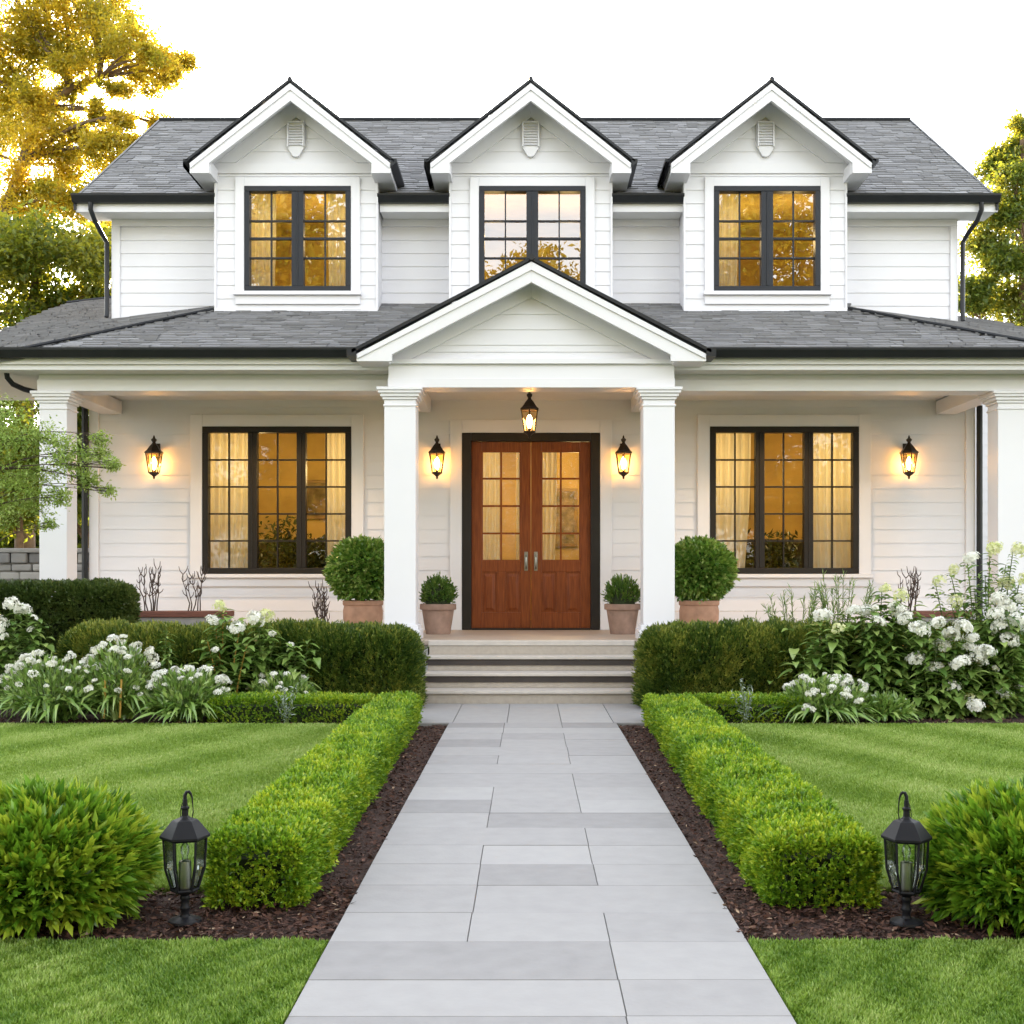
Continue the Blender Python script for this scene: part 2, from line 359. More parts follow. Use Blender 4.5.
def lawn_blades(s):
    # front strip
    k = 190000; y = rng.uniform(2.7, MULCH0 + .012, k); x0 = (PL if s < 0 else PR) + s * .006
    x = x0 + s * rng.uniform(0, 1, k) ** 1 * 1.75
    p = np.stack([x, y, np.full(k, .004)], 1)
    n1 = wob(p * [1, 1, 0], 5, 40); n2 = wob(p * [1, 1, 0], 16, 41)
    blades('grass', p, rng.uniform(.013, .030, k) * (1 + .25 * n2), np.stack([.004 * n1, .004 * n2, np.zeros(k)], 1), .28 + .22 * n1 + .20 * n2 + rng.normal(0, .17, k))
    # lawn behind the bed, mown in diagonal stripes; light and dark also put into tone
    k = 440000; y = LAWN0 + (LAWN1 - LAWN0) * rng.random(k) ** 1.25; xi = 1.2 + .03 * (y - 4.5)
    x = s * (xi + rng.random(k) * (.46 * y + 1.9 - xi).clip(.4))
    p = np.stack([x, y, np.full(k, .004)], 1)
    st = np.tanh(1.6 * np.sin((y * .42 + s * x * 1.0) * 2 * math.pi / .85 + .9 * wob(p * [1, 1, 0], 2, 50)))
    n2 = wob(p * [1, 1, 0], 12, 43); n1 = wob(p * [1, 1, 0], 3, 44)
    blades('grass', p, rng.uniform(.02, .036, k), np.stack([.003 * st, .006 * st, np.zeros(k)], 1), .50 + .10 * st + .13 * n2 + .13 * n1 + rng.normal(0, .15, k))
lawn_blades(-1); lawn_blades(1)

# ------------------------------------------------------------------ the house
YW, YU, YD = 15.19, 15.70, 15.20
FL = .61
house = thing('house', 'white clapboard two storey house with grey shingle roof and three gabled dormers', 'house', (0, YW, 0))
HY = YW
def hpart(mb, name, mat, bevel=0, parent=None, smooth=False):
    """mb in world coordinates -> child of the house"""
    o = mb.build(name, mat, parent or house, bevel, smooth)
    if parent is None: o.location = (0, -HY, 0)
    return o
def lap(mb, x0, x1, z0, z1, y, holes=(), row=.172, lip=.010, tri=None, start=None):
    """lap siding facing -y.  holes (xa,xb,za,zb). tri(z)->(xl,xr) clips to a gable."""
    z = start if start is not None else z0; zs = []
    while z < z1: zs.append((z, z + row)); z += row
    for b, t in zs:
        cuts = sorted({max(b, z0), min(t, z1)} | {h for q in holes for h in (q[2], q[3]) if max(b, z0) < h < min(t, z1)})
        for c, d in zip(cuts, cuts[1:]):
            if d - c < 1e-4: continue
            fy = lambda zz: y - lip * (1 - (zz - b) / row)
            act = sorted([(q[0], q[1]) for q in holes if q[2] < (c + d) / 2 < q[3]])
            segs = []; xa = x0
            for q in act:
                if q[0] > xa: segs.append((xa, q[0]))
                xa = max(xa, q[1])
            if xa < x1: segs.append((xa, x1))
            for a, e in segs:
                la, ra, lt, rt = a, e, a, e
                if tri:
                    L0, R0 = tri(c); L1, R1 = tri(d); la, ra, lt, rt = max(a, L0), min(e, R0), max(a, L1), min(e, R1)
                    if ra <= la: continue
                    if rt < lt: lt = rt = (lt + rt) / 2
                mb.quad((la, fy(c), c), (ra, fy(c), c), (rt, fy(d), d), (lt, fy(d), d))
                if abs(c - b) < 1e-6: mb.quad((la, y + .004, c), (ra, y + .004, c), (ra, fy(c), c), (la, fy(c), c))
    return mb
WL, WR = -5.50, 5.58
DX = .025                                     # door centre
WX = (-3.185, 3.225); WW, WZ0, WZ1 = 1.88, 1.32, 3.18
DOORH = (DX - .87, DX + .87, 0, 3.10)
holes = [(c - WW / 2, c + WW / 2, WZ0, WZ1) for c in WX] + [DOORH]
lw = MB(); lap(lw, WL, WR, .85, 3.56, YW, holes)
hpart(lw, 'porch_wall', 'siding')
b = MB()
for a, e in ((WL, DX - 1.02), (DX + 1.02, WR)): b.box(a, e, YW - .022, YW + .02, FL, .845)
hpart(b, 'skirting_board', 'trim', .004)
for x in (WL, WR): hpart(MB().box(x - .06, x + .06, YW - .03, YW + .1, FL, 3.5), 'corner_board', 'trim', .004)
# side, rear and inner walls so that the house is a closed body
sw = MB()
for x in (WL - .02, WR + .02): sw.quad((x, YW, 0), (x, 22.4, 0), (x, 22.4, 3.6), (x, YW, 3.6))
for x in (gx(116, YU) - .02, gx(953.5, YU) + .02): sw.quad((x, YU, 3.4), (x, 22.4, 3.4), (x, 22.4, 6.2), (x, YU, 6.2)); sw.poly([(x, YU + .05, 6.1), (x, 22.1, 6.1), (x, 18.75, 8.32)])
sw.quad((WL, 22.4, 0), (WR, 22.4, 0), (WR, 22.4, 6.2), (WL, 22.4, 6.2))
hpart(sw, 'side_wall', 'siding')
UL, UR = gx(116, YU), gx(953.5, YU)
dcx = (-2.945, .022, 2.99); DHW = 1.022
uh = [(c - DHW + .01, c + DHW - .01, 4.0, 6.6) for c in dcx]
uxs = [UL] + [q for h_ in uh for q in h_[:2]] + [UR]
for a, e in zip(uxs[::2], uxs[1::2]): hpart(lap(MB(), a, e, 4.48, 6.12, YU, (), start=4.48), 'upper_wall', 'siding')
for x in (UL, UR): hpart(MB().box(x - .05, x + .06 if x < 0 else x + .05, YU - .03, YU + .1, 4.45, 5.95), 'corner_board', 'trim', .004)

# --- shingle roofs: courses of separate tabs on a plane given by origin, across vector u, up-slope vector v
def shingles(mb, o, u, v, width, length, inside=None, expo=.10, tabw=(.12, .30)):
    o, u, v = np.array(o, float), unit(np.array(u, float)), unit(np.array(v, float)); n = np.cross(u, v)
    if n[2] < 0: n = -n
    k = 0; s = 0.0
    while s < length:
        e = min(expo, length - s); x = -rnd.uniform(0, .2)
        while x < width:
            wd = rnd.uniform(*tabw); a, bq = max(x, 0), min(x + wd, width); x += wd
            if bq - a < .01: continue
            c = o + u * (a + bq) / 2 + v * (s + e / 2)
            if inside and not inside(c, a, bq): continue
            th = rnd.uniform(.012, .024); j = rnd.uniform(-.012, .012) if s > 0 else 0
            p0 = o + u * (a + .002) + v * (s + j); p1 = o + u * (bq - .002) + v * (s + j)
            q0 = o + u * (a + .002) + v * (s + e + .02); q1 = o + u * (bq - .002) + v * (s + e + .02)
            mb.add([p0 + n * th, p1 + n * th, q1 + n * .004, q0 + n * .004, p0, p1], [(0, 1, 2, 3), (4, 5, 1, 0)], min(1, max(0, rnd.gauss(.5, .13))))
        s += e
# main roof (gable ends left and right)
RE_Y, RE_Z, RR_Y, RR_Z, RXL, RX = 15.28, 6.10, 18.75, 8.40, 5.76, 5.94
slope = math.hypot(RR_Y - RE_Y, RR_Z - RE_Z); sv = (0, RR_Y - RE_Y, RR_Z - RE_Z); K = (RR_Z - RE_Z) / (RR_Y - RE_Y)
DAP, DHALF, DSL, DFY = 7.38, 1.24, .784, 14.82          # dormer apex height, half width, pitch, front
def not_in_dormer(c, a, b):
    for d in dcx:
        dx = abs(c[0] - d)
        if dx < DHW + .08 and c[2] < DAP - .08 - DSL * dx: return False
    return True
mr = MB()
mr.quad((-RXL, RR_Y, RR_Z - .01), (RX, RR_Y, RR_Z - .01), (RX, 22.5, RE_Z), (-RXL, 22.5, RE_Z), .4)
xs = [-RXL] + [q for d in dcx for q in (d - DHW, d + DHW)] + [RX]
def mz(y): return RE_Z + K * (y - RE_Y) - .012
for i in range(len(xs) - 1):                              # roof deck, open inside the dormers
    y0 = RE_Y if i % 2 == 0 else 17.0
    mr.quad((xs[i], y0, mz(y0)), (xs[i + 1], y0, mz(y0)), (xs[i + 1], RR_Y, mz(RR_Y)), (xs[i], RR_Y, mz(RR_Y)), .3)
shingles(mr, (-RXL, RE_Y, RE_Z), (1, 0, 0), sv, RXL + RX, slope, not_in_dormer)
main_roof = hpart(mr, 'roof', 'shingle')
hpart(MB().tube([(-RXL - .01, RR_Y, RR_Z + .02), (RX + .01, RR_Y, RR_Z + .02)], .045, 8), 'ridge_cap', 'dark', parent=main_roof)
for s in (-1, 1):
    rk = MB(); rx_ = RXL if s < 0 else RX; x0, x1 = sorted((s * rx_, s * (rx_ + .03)))
    rk.add([(x0, RE_Y - .03, RE_Z - .16), (x1, RE_Y - .03, RE_Z - .16), (x1, RR_Y, RR_Z - .16), (x0, RR_Y, RR_Z - .16),
            (x0, RE_Y - .03, RE_Z + .0), (x1, RE_Y - .03, RE_Z + .0), (x1, RR_Y, RR_Z + .03), (x0, RR_Y, RR_Z + .03)],
           [(0, 3, 2, 1), (4, 5, 6, 7), (0, 1, 5, 4), (1, 2, 6, 5), (2, 3, 7, 6), (3, 0, 4, 7)])
    hpart(rk, 'rake_edge', 'dark')
# eaves: gutter, fascia, soffit between the dormers
egs = [(-RXL - .03, dcx[0] - DHW - .004), (dcx[0] + DHW + .004, dcx[1] - DHW - .004), (dcx[1] + DHW + .004, dcx[2] - DHW - .004), (dcx[2] + DHW + .004, RX + .03)]
def gutter(x0, x1, y, zt, dep=.115, hgt=.10):
    prof = [(0, 0), (0, -hgt), (-dep * .55, -hgt), (-dep * .8, -hgt * .55), (-dep * .97, -hgt * .25), (-dep, 0), (-dep + .012, 0), (-dep * .75, -hgt * .4), (-dep * .5, -hgt + .012), (-.01, -hgt + .012), (-.01, 0)]
    m_ = MB(); n = len(prof)
    m_.add([(x0, y + a, zt + c) for a, c in prof] + [(x1, y + a, zt + c) for a, c in prof], [(i, (i + 1) % n, (i + 1) % n + n, i + n) for i in range(n)])
    for x in (x0, x1): m_.poly([(x, y, zt), (x, y, zt - hgt), (x, y - dep * .55, zt - hgt), (x, y - dep, zt)])
    return m_
for a, e in egs:
    hpart(gutter(a, e, RE_Y - .01, RE_Z + .03), 'gutter', 'dark')
    hpart(MB().box(a + .02, e - .002, RE_Y, RE_Y + .025, RE_Z - .17, RE_Z - .015), 'fascia', 'trim')
    hpart(MB().box(a + .02, e - .002, RE_Y + .025, YU + .05, RE_Z - .15, RE_Z - .13), 'soffit', 'soffit')
    hpart(MB().box(max(a, UL - .03), min(e, UR + .03), YU - .04, YU - .001, RE_Z - .24, RE_Z - .15), 'frieze_board', 'trim', .004)

# --- windows
def window(cx, w_, z0, z1, y, ncas, cols, hfr, trimw, mat='frame', tmat='trim', sillz=.05, glass='glass', bord=.075, mull=.115):
    fr = MB(); x0, x1 = cx - w_ / 2, cx + w_ / 2; ya, yb = y - .05, y + .07
    fr.box(x0, x1, ya, yb, z0, z0 + bord); fr.box(x0, x1, ya, yb, z1 - bord, z1)
    fr.box(x0, x0 + bord, ya, yb, z0 + bord, z1 - bord); fr.box(x1 - bord, x1, ya, yb, z0 + bord, z1 - bord)
    cw = (w_ - 2 * bord - mull * (ncas - 1)) / ncas
    gl = MB(); mu = MB()
    for i in range(ncas):
        a = x0 + bord + i * (cw + mull)
        if i: fr.box(a - mull, a, ya + .006, yb, z0 + bord, z1 - bord); fr.box(a - mull / 2 - .008, a - mull / 2 + .008, ya - .004, ya + .006, z0 + bord, z1 - bord)
        for k in range(1, cols): mu.box(a + cw * k / cols - .0085, a + cw * k / cols + .0085, y - .002, y + .045, z0 + bord, z1 - bord)
        for q in hfr:
            th = .0095
            if isinstance(q, tuple): q, th = q
            zz = z0 + bord + (z1 - z0 - 2 * bord) * q
            mu.box(a, a + cw, y - .004, y + .044, zz - th, zz + th)
        gl.quad((a, y + .02, z0 + bord), (a + cw, y + .02, z0 + bord), (a + cw, y + .02, z1 - bord), (a, y + .02, z1 - bord))
    o = hpart(fr, 'window', mat, .006)
    mu.build('muntin', mat, o); gl.build('pane', glass, o)
    t = MB(); ty0, ty1 = y - .042, y + .02
    t.box(x0 - trimw, x0 - .001, ty0, ty1, z0 - .002, z1 + trimw); t.box(x1 + .001, x1 + trimw, ty0, ty1, z0 - .002, z1 + trimw)
    t.box(x0 - .001, x1 + .001, ty0 + .003, ty1, z1 + .001, z1 + trimw - .004)
    t.box(x0 - trimw, x1 + trimw, ty0 + .004, ty1, z0 - .16, z0 - sillz - .001)
    t.build('trim', tmat, o, .004)
    MB().box(x0 - trimw - .02, x1 + trimw + .02, y - .085, y + .02, z0 - sillz, z0 - .003).build('sill', tmat, o, .005)
    return o
rows5 = [.2, .4, .6, .8]
lower_windows = [window(c, WW, WZ0, WZ1, YW, 3, 2, rows5, .155, 'doorframe') for c in WX]
UW, UZ0, UZ1 = 1.345, 4.89, 6.22
upper_windows = [window(c + .02, UW, UZ0, UZ1, YD, 2, 2, [.304, (.51, .014), .696], .115, glass='upglass', bord=.066, mull=.15) for c in dcx]

# --- dormers
for c in dcx:
    base = MB(); tri = lambda z, c=c: (c - max(0, (DAP - .06 - z) / DSL), c + max(0, (DAP - .06 - z) / DSL))
    h_ = [(c + .02 - UW / 2, c + .02 + UW / 2, UZ0, UZ1)]
    lap(base, c - DHW, c + DHW, 4.46, 6.40, YD, h_, start=4.46)
    lap(base, c - DHW - .02, c + DHW + .02, 6.50, DAP, YD, (), .165, .010, tri, 6.50)
    for s in (-1, 1): base.quad((c + s * DHW, YD - .01, 4.2), (c + s * DHW, YU + .3, 4.2), (c + s * DHW, YU + .3, 6.55), (c + s * DHW, YD - .01, 6.55))
    d = hpart(base, 'dormer', 'siding')
    t = MB()                                            # frieze across and inner rake boards
    t.box(c - DHW - .012, c + DHW + .012, YD - .032, YD + .01, 6.385, 6.515)
    for s in (-1, 1): t.box(*sorted((c + s * (DHW + .012), c + s * (DHW - .012))), YD - .03, YD + .1, 4.4, 6.384)
    for s in (-1, 1):
        def pt(dx, z): return (c + s * dx, z)
        poly = [pt(DHW + .05, 6.516), pt(0, DAP - .05), pt(0, 7.09), pt(.77, 6.516)]
        t.prism(poly if s > 0 else poly[::-1], YD - .04, YD + .012)
    t.build('gable_trim', 'trim', d, .003)
    r_ = MB(); wb = MB(); ed = MB()
    ylen = 17.5 - DFY
    for s in (-1, 1):
        e0 = (c + s * DHALF, DFY, DAP - DHALF * DSL)
        # deck (white underside) + shingles
        def rp(dx, y, off): return (c + s * dx, y, DAP - dx * DSL + off)
        yr = lambda dx: min(17.6, RE_Y + (DAP - dx * DSL - RE_Z) / K + .10)
        # slab follows the main roof at its back
        A, B2, C2, D2 = rp(0, DFY, -.02), rp(DHALF, DFY, -.02), rp(DHALF, yr(DHALF), -.02), rp(0, yr(0), -.02)
        A2, B3, C3, D3 = [(p[0], p[1], p[2] - .05) for p in (A, B2, C2, D2)]
        wb.add([A, B2, C2, D2, A2, B3, C3, D3], [(0, 1, 2, 3), (7, 6, 5, 4), (0, 4, 5, 1), (1, 5, 6, 2), (2, 6, 7, 3)])
        u = (0, 1, 0); v = (-s * 1, 0, DSL)
        def ins(p, a, b, s=s): 
            dx = abs(p[0] - c); return p[1] < yr(dx) + .12
        shingles(r_, (c + s * DHALF, DFY - .01, e0[2]), u, v, 2.9, math.hypot(DHALF, DHALF * DSL), ins)
        # dark drip edge along the rake
        poly = [(c + s * (DHALF + .045), e0[2] - .02), (c + s * (DHALF + .045), e0[2] + .012), (c, DAP + .044), (c, DAP + .004)]
        ed.prism(poly[::-1] if s > 0 else poly, DFY - .05, DFY + .02)
        # barge board
        poly = [(c + s * DHALF, e0[2] - .03), (c, DAP - .012), (c, DAP - .225), (c + s * (DHALF - .238), e0[2] - .02), (c + s * (DHALF - .238), e0[2] - .145), (c + s * DHALF, e0[2] - .145)]
        wb.prism(poly[::-1] if s > 0 else poly, DFY - .02, DFY + .03)
        poly = [(c + s * DHALF, e0[2] - .03), (c, DAP - .012), (c, DAP - .095), (c + s * (DHALF - .01), e0[2] - .09)]
        wb.prism(poly[::-1] if s > 0 else poly, DFY - .038, DFY - .0205)
        # boxed eave running back to the roof
        xa, xb = sorted((c + s * (DHALF - .005), c + s * DHW))
        wb.box(xa, xb, DFY + .03, 15.95, e0[2] - .145, e0[2] - .075); wb.box(*sorted((c + s * (DHW - .03), c + s * (DHALF - .12))), DFY + .031, 15.6, e0[2] - .14, e0[2] + .02)
        gx0, gx1 = sorted((c + s * (DHALF + .0), c + s * (DHALF + .075)))
        ed.add([(gx0, DFY - .05, e0[2] - .08), (gx1 if s > 0 else gx0, DFY - .05, e0[2] - .02), (gx1, DFY - .05, e0[2] + .02), (gx0, DFY - .05, e0[2] + .02),
                (gx0, 15.75, e0[2] - .08), (gx1 if s > 0 else gx0, 15.75, e0[2] - .02), (gx1, 15.75, e0[2] + .02), (gx0, 15.75, e0[2] + .02)],
               [(0, 1, 2, 3), (7, 6, 5, 4), (0, 4, 5, 1), (1, 5, 6, 2), (2, 6, 7, 3), (3, 7, 4, 0)])
    ed.tube([(c, DFY - .06, DAP + .03), (c, 17.3, DAP + .03)], .03, 8)
    wb.build('barge_board', 'trim', d, .003); r_.build('dormer_roof', 'shingle', d); ed.build('roof_edge', 'dark', d)
    # louvred vent with a pointed foot
    v_ = MB(); vx = c + .0
    v_.prism([(vx - .115, 6.72), (vx - .04, 6.60), (vx, 6.585), (vx + .04, 6.60), (vx + .115, 6.72), (vx + .115, 7.0), (vx + .10, 7.02), (vx - .10, 7.02), (vx - .115, 7.0)], YD - .05, YD + .0)
    for k in range(8):
        z = 6.73 + k * .034
        v_.add([(vx - .085, YD - .075, z), (vx + .085, YD - .075, z), (vx + .085, YD - .052, z + .026), (vx - .085, YD - .052, z + .026), (vx - .085, YD - .052, z - .003), (vx + .085, YD - .052, z - .003)], [(0, 1, 2, 3), (4, 5, 1, 0)])
    v_.box(vx - .105, vx - .088, YD - .08, YD - .05, 6.71, 7.01); v_.box(vx + .088, vx + .105, YD - .08, YD - .05, 6.71, 7.01); v_.box(vx - .105, vx + .105, YD - .08, YD - .05, 7.01, 7.03)
    v_.build('gable_vent', 'trim', d, .002)

# --- porch roof
PE_Y, PE_Z, PK = 12.85, 3.70, .404
def pz(y): return PE_Z + PK * (y - PE_Y)
A = np.array(P(215, 310.5, YD)); B = np.array([gx(22, PE_Y), PE_Y, PE_Z])
Ar = np.array(P(849, 310, YD)); Br = np.array([gx(1068, PE_Y), PE_Y, PE_Z])
def plane3(a, b, c):
    n = np.cross(b - a, c - a); n = n if n[2] > 0 else -n
    return lambda x, y: a[2] - (n[0] * (x - a[0]) + n[1] * (y - a[1])) / n[2]
pl = plane3(A, B, np.array(P(112, 319, YU))); prr = plane3(Ar, Br, np.array(P(957, 322.5, YU)))
ax, arx = A[0], Ar[0]
def sideof(x, y, a, b): return (b[0] - a[0]) * (y - a[1]) - (b[1] - a[1]) * (x - a[0])
pr = MB()
# front plane
PT_Y = 15.74
def in_front(c, a, b):
    if c[1] < YD + .03 and sideof(c[0], c[1], B, A) > 0 and c[0] < 0: return False
    if c[1] < YD + .03 and sideof(c[0], c[1], Br, Ar) < 0 and c[0] > 0: return False
    if c[1] >= YD + .03 and not (ax < c[0] < arx): return False
    dx = abs(c[0] - DX)
    if dx < 1.75 and c[2] < 4.52 - .517 * dx: return False    # under the entrance gable
    return True
vfr = (0, 1, PK); lenf = math.hypot(PT_Y - PE_Y, PK * (PT_Y - PE_Y))
shingles(pr, (-7.5, PE_Y, PE_Z), (1, 0, 0), vfr, 15, lenf, in_front)
pr.poly([B - [0, 0, .012], (Br[0], Br[1], Br[2] - .012), (arx, YD, pz(YD) - .012), (arx, PT_Y, pz(PT_Y) - .012), (ax, PT_Y, pz(PT_Y) - .012), (ax, YD, pz(YD) - .012)], .3)
# side planes, fixed by their outline points (x,y)
def side_roof(pf, a, b, outline, sgn):
    pts = np.array(outline)
    def inside(c, *_):
        x, y = c[0], c[1]; ins = False; n = len(pts)
        for i in range(n):
            x1, y1 = pts[i]; x2, y2 = pts[(i + 1) % n]
            if (y1 > y) != (y2 > y) and x < (x2 - x1) * (y - y1) / (y2 - y1) + x1: ins = not ins
        return ins
    pr.poly([(x, y, pf(x, y) - .012) for x, y in outline], .3)
    pr.poly([(x, y, pf(x, y) - .09) for x, y in outline], .3)
    for (x1, y1), (x2, y2) in zip(outline, outline[1:] + outline[:1]):
        pr.quad((x1, y1, pf(x1, y1) - .09), (x2, y2, pf(x2, y2) - .09), (x2, y2, pf(x2, y2)), (x1, y1, pf(x1, y1)), .1)
    xm = pts[:, 0].min(); o = np.array([xm, PE_Y, pf(xm, PE_Y)]); u = np.array([1, 0, pf(xm + 1, PE_Y) - pf(xm, PE_Y)])
    v = np.array([0, 1, pf(xm, PE_Y + 1) - pf(xm, PE_Y)])
    shingles(pr, o, u, v, (pts[:, 0].max() - xm) * np.linalg.norm(u), (pts[:, 1].max() - PE_Y) * np.linalg.norm(v), inside)
def hit(px, py, pf):
    lo, hi = 12.0, 26.0                      # depth at which the sight line meets the plane
    f = lambda y: P(px, py, y)[2] - pf(gx(px, y), y)
    a_, b_ = lo, hi
    for _ in range(60):
        mid = (a_ + b_) / 2
        if f(a_) * f(mid) <= 0: b_ = mid
        else: a_ = mid
    return (gx(px, mid), mid)
tl = hit(67, 304, pl); tl2 = hit(0, 332, pl)
outl = [(B[0], PE_Y), (A[0], YD), (A[0], YU + .05), (UL + .02, YU + .05), (UL + .02, tl[1]), tl, tl2, (tl2[0] - .9, PE_Y)]
side_roof(pl, A, B, outl, -1)
tr = hit(1012, 324, prr); tr2 = hit(1030, 334, prr)
outr = [(Br[0], PE_Y), (Br[0] + 1.95, PE_Y), (tr2[0] + 1.1, tr2[1] - 1.0), tr2, tr, (UR - .02, tr[1] + .1), (UR - .02, YU + .05), (Ar[0], YU + .05), (Ar[0], YD)]
side_roof(prr, Ar, Br, outr, 1)
proof = hpart(pr, 'porch_roof', 'shingle')
for a, e in ((B, A), (Br, Ar)): MB().tube([a + [0, 0, .03], e + [0, 0, .026]], .02, 6, .1).build('hip_cap', 'dark', proof)
MB().tube([(tl[0], tl[1], pl(*tl) + .02), (UL + .05, tl[1], pl(UL, tl[1]) + .02)], .03, 6).build('ridge_cap', 'dark', proof)
fl = MB(); 
for a, e, yy in ((ax, dcx[0] - DHW, YD),): pass
for a, e in ((dcx[0] + DHW, dcx[1] - DHW), (dcx[1] + DHW, dcx[2] - DHW)): fl.box(a, e, YU - .03, YU - .018, pz(YU) - .05, pz(YU) + .035)
for c in dcx: fl.box(c - DHW - .01, c + DHW + .01, YD - .042, YD - .033, pz(YD) - .06, pz(YD) + .03)
fl.build('flashing', 'trim', proof)
GL, GR = -6.6, 7.75
PGH = 1.83                                       # entrance gable half width
hpart(gutter(GL, DX - PGH + .04, PE_Y, PE_Z + .02), 'gutter', 'dark'); hpart(gutter(DX + PGH - .04, GR, PE_Y, PE_Z + .02), 'gutter', 'dark')
for a, e in ((GL, DX - 1.5), (DX + 1.5, GR)):
    fs = MB(); fs.box(a, e, PE_Y + .07, PE_Y + .10, 3.51, 3.60); fs.box(a, e, PE_Y + .03, PE_Y + .069, 3.565, 3.66)
    hpart(fs, 'fascia', 'trim', .004)
hpart(MB().box(GL, GR, PE_Y + .10, 13.30, 3.565, 3.58), 'soffit', 'soffit')
BMX0, BMX1 = -5.42, 5.50
for a, e in ((BMX0, DX - 1.52), (DX + 1.52, BMX1)):
    hpart(MB().box(a, e, 13.22, 13.56, 3.33, 3.455).box(a, e, 13.26, 13.54, 3.455, 3.564), 'porch_beam', 'trim', .005)
for s in (-1, 1):
    hpart(MB().box(*sorted((s * 5.14, s * 5.40)), 13.561, YW - .032, 3.335, 3.50), 'side_beam', 'trim', .005)
    hpart(MB().box(*sorted((DX + s * 1.26, DX + s * 1.515)), 13.101, YW - .045, 3.36, 3.52), 'side_beam', 'trim', .005)
hpart(MB().box(-7.6, 7.6, 12.99, YW, 3.515, 3.535), 'porch_ceiling', 'soffit')

# --- entrance gable
PA, PSL, PFY = 4.59, .517, 12.58
pb = MB(); lap(pb, DX - 1.6, DX + 1.6, 3.60, PA, 12.86, (), .165, .010, lambda z: (DX - max(0, (PA - .07 - z) / PSL), DX + max(0, (PA - .07 - z) / PSL)), 3.60)
pt_ = hpart(pb, 'entrance_gable', 'siding')
wb = MB(); r_ = MB(); ed = MB()
wb.box(DX - 1.53, DX + 1.53, 12.79, 13.10, 3.30, 3.40); wb.box(DX - 1.525, DX + 1.525, 12.80, 13.10, 3.40, 3.55)
wb.box(DX - 1.56, DX + 1.56, 12.76, 13.10, 3.55, 3.60)
for s in (-1, 1):
    ez = PA - PGH * PSL
    def rp(dx, y, off): return (DX + s * dx, y, PA - dx * PSL + off)
    yr = lambda dx: min(YD - .05, PE_Y + (PA - dx * PSL - PE_Z) / PK + .1)
    Q = [rp(0, PFY, -.02), rp(PGH, PFY, -.02), rp(PGH, max(13.2, yr(PGH)), -.02), rp(0, yr(0), -.02)]; Q2 = [(p[0], p[1], p[2] - .05) for p in Q]
    wb.add(Q + Q2, [(0, 1, 2, 3), (7, 6, 5, 4), (0, 4, 5, 1), (1, 5, 6, 2), (2, 6, 7, 3)])
    shingles(r_, (DX + s * PGH, PFY - .01, ez), (0, 1, 0), (-s, 0, PSL), 2.7, math.hypot(PGH, PGH * PSL), lambda p, a, b: p[1] < max(13.15, yr(abs(p[0] - DX)) + .1))
    poly = [(DX + s * (PGH + .05), ez - .022), (DX + s * (PGH + .05), ez + .014), (DX, PA + .042), (DX, PA + .004)]
    ed.prism(poly[::-1] if s > 0 else poly, PFY - .05, PFY + .02)
    poly = [(DX + s * PGH, ez - .035), (DX, PA - .012), (DX, PA - .225), (DX + s * (PGH - .37), ez - .035), (DX + s * (PGH - .37), ez - .105), (DX + s * PGH, ez - .105)]
    wb.prism(poly[::-1] if s > 0 else poly, PFY - .02, PFY + .03)
    poly = [(DX + s * PGH, ez - .035), (DX, PA - .012), (DX, PA - .10), (DX + s * (PGH - .01), ez - .08)]
    wb.prism(poly[::-1] if s > 0 else poly, PFY - .038, PFY - .0205)
    wb.box(*sorted((DX + s * (PGH - .005), DX + s * 1.50)), PFY + .03, 13.2, ez - .105, ez - .07)
    poly = [(DX + s * 1.62, 3.602), (DX, PA - .06), (DX, 4.27), (DX + s * 1.30, 3.602)]
    wb.prism(poly if s > 0 else poly[::-1], 12.822, 12.87)
    gx0, gx1 = sorted((DX + s * PGH, DX + s * (PGH + .10)))
    ed.box(gx0, gx1, PFY - .05, 13.1, ez - .055, ez + .025)
ed.tube([(DX, PFY - .07, PA + .03), (DX, YD - .1, PA + .03)], .035, 8)
wb.build('barge_board', 'trim', pt_, .003); r_.build('gable_roof', 'shingle', pt_); ed.build('roof_edge', 'dark', pt_)

# --- columns
def column(x, y, wd, top):
    c = MB().box(x - wd / 2, x + wd / 2, y - wd / 2, y + wd / 2, FL + .16, top - .13)
    o = hpart(c, 'column', 'trim', .006)
    k = MB(); h = wd / 2
    k.box(x - h - .012, x + h + .012, y - h - .012, y + h + .012, top - .20, top - .18)
    for j, (z0, z1, e) in enumerate(((top - .13, top - .10, .018), (top - .10, top - .065, .038), (top - .065, top - .035, .06), (top - .035, top - .0015, .075))): k.box(x - h - e, x + h + e, y - h - e, y + h + e, z0, z1)
    k.build('capital', 'trim', o, .006)
    k = MB(); k.box(x - h - .05, x + h + .05, y - h - .05, y + h + .05, FL, FL + .11); k.box(x - h - .028, x + h + .028, y - h - .028, y + h + .028, FL + .11, FL + .16)
    k.build('base', 'trim', o, .006)
for x in (-1.375, 1.385): column(x, 12.95, .335, 3.30)
for x in (-5.255, 5.33): column(x, 13.40, .305, 3.33)
for x in (-7.35, 7.4): column(x, 13.40, .305, 3.515)

# --- porch floor and foundation, side wings
hpart(MB().box(-7.6, 7.6, 12.76, YW + .01, .555, FL), 'porch_floor', 'deck', .006)
sk = MB()
for a, e in ((-7.55, -1.08), (1.10, 7.55)): sk.box(a, e, 12.80, 12.84, 0, .55)
hpart(sk, 'porch_skirt', 'trim')
wg = MB(); lap(wg, WR, 11, 0, 4.3, 18, (), .172); wg.quad((WR, 18.1, 0), (11, 18.1, 0), (11, 18.1, 4.3), (WR, 18.1, 4.3))
hpart(wg, 'side_wing_wall', 'siding')
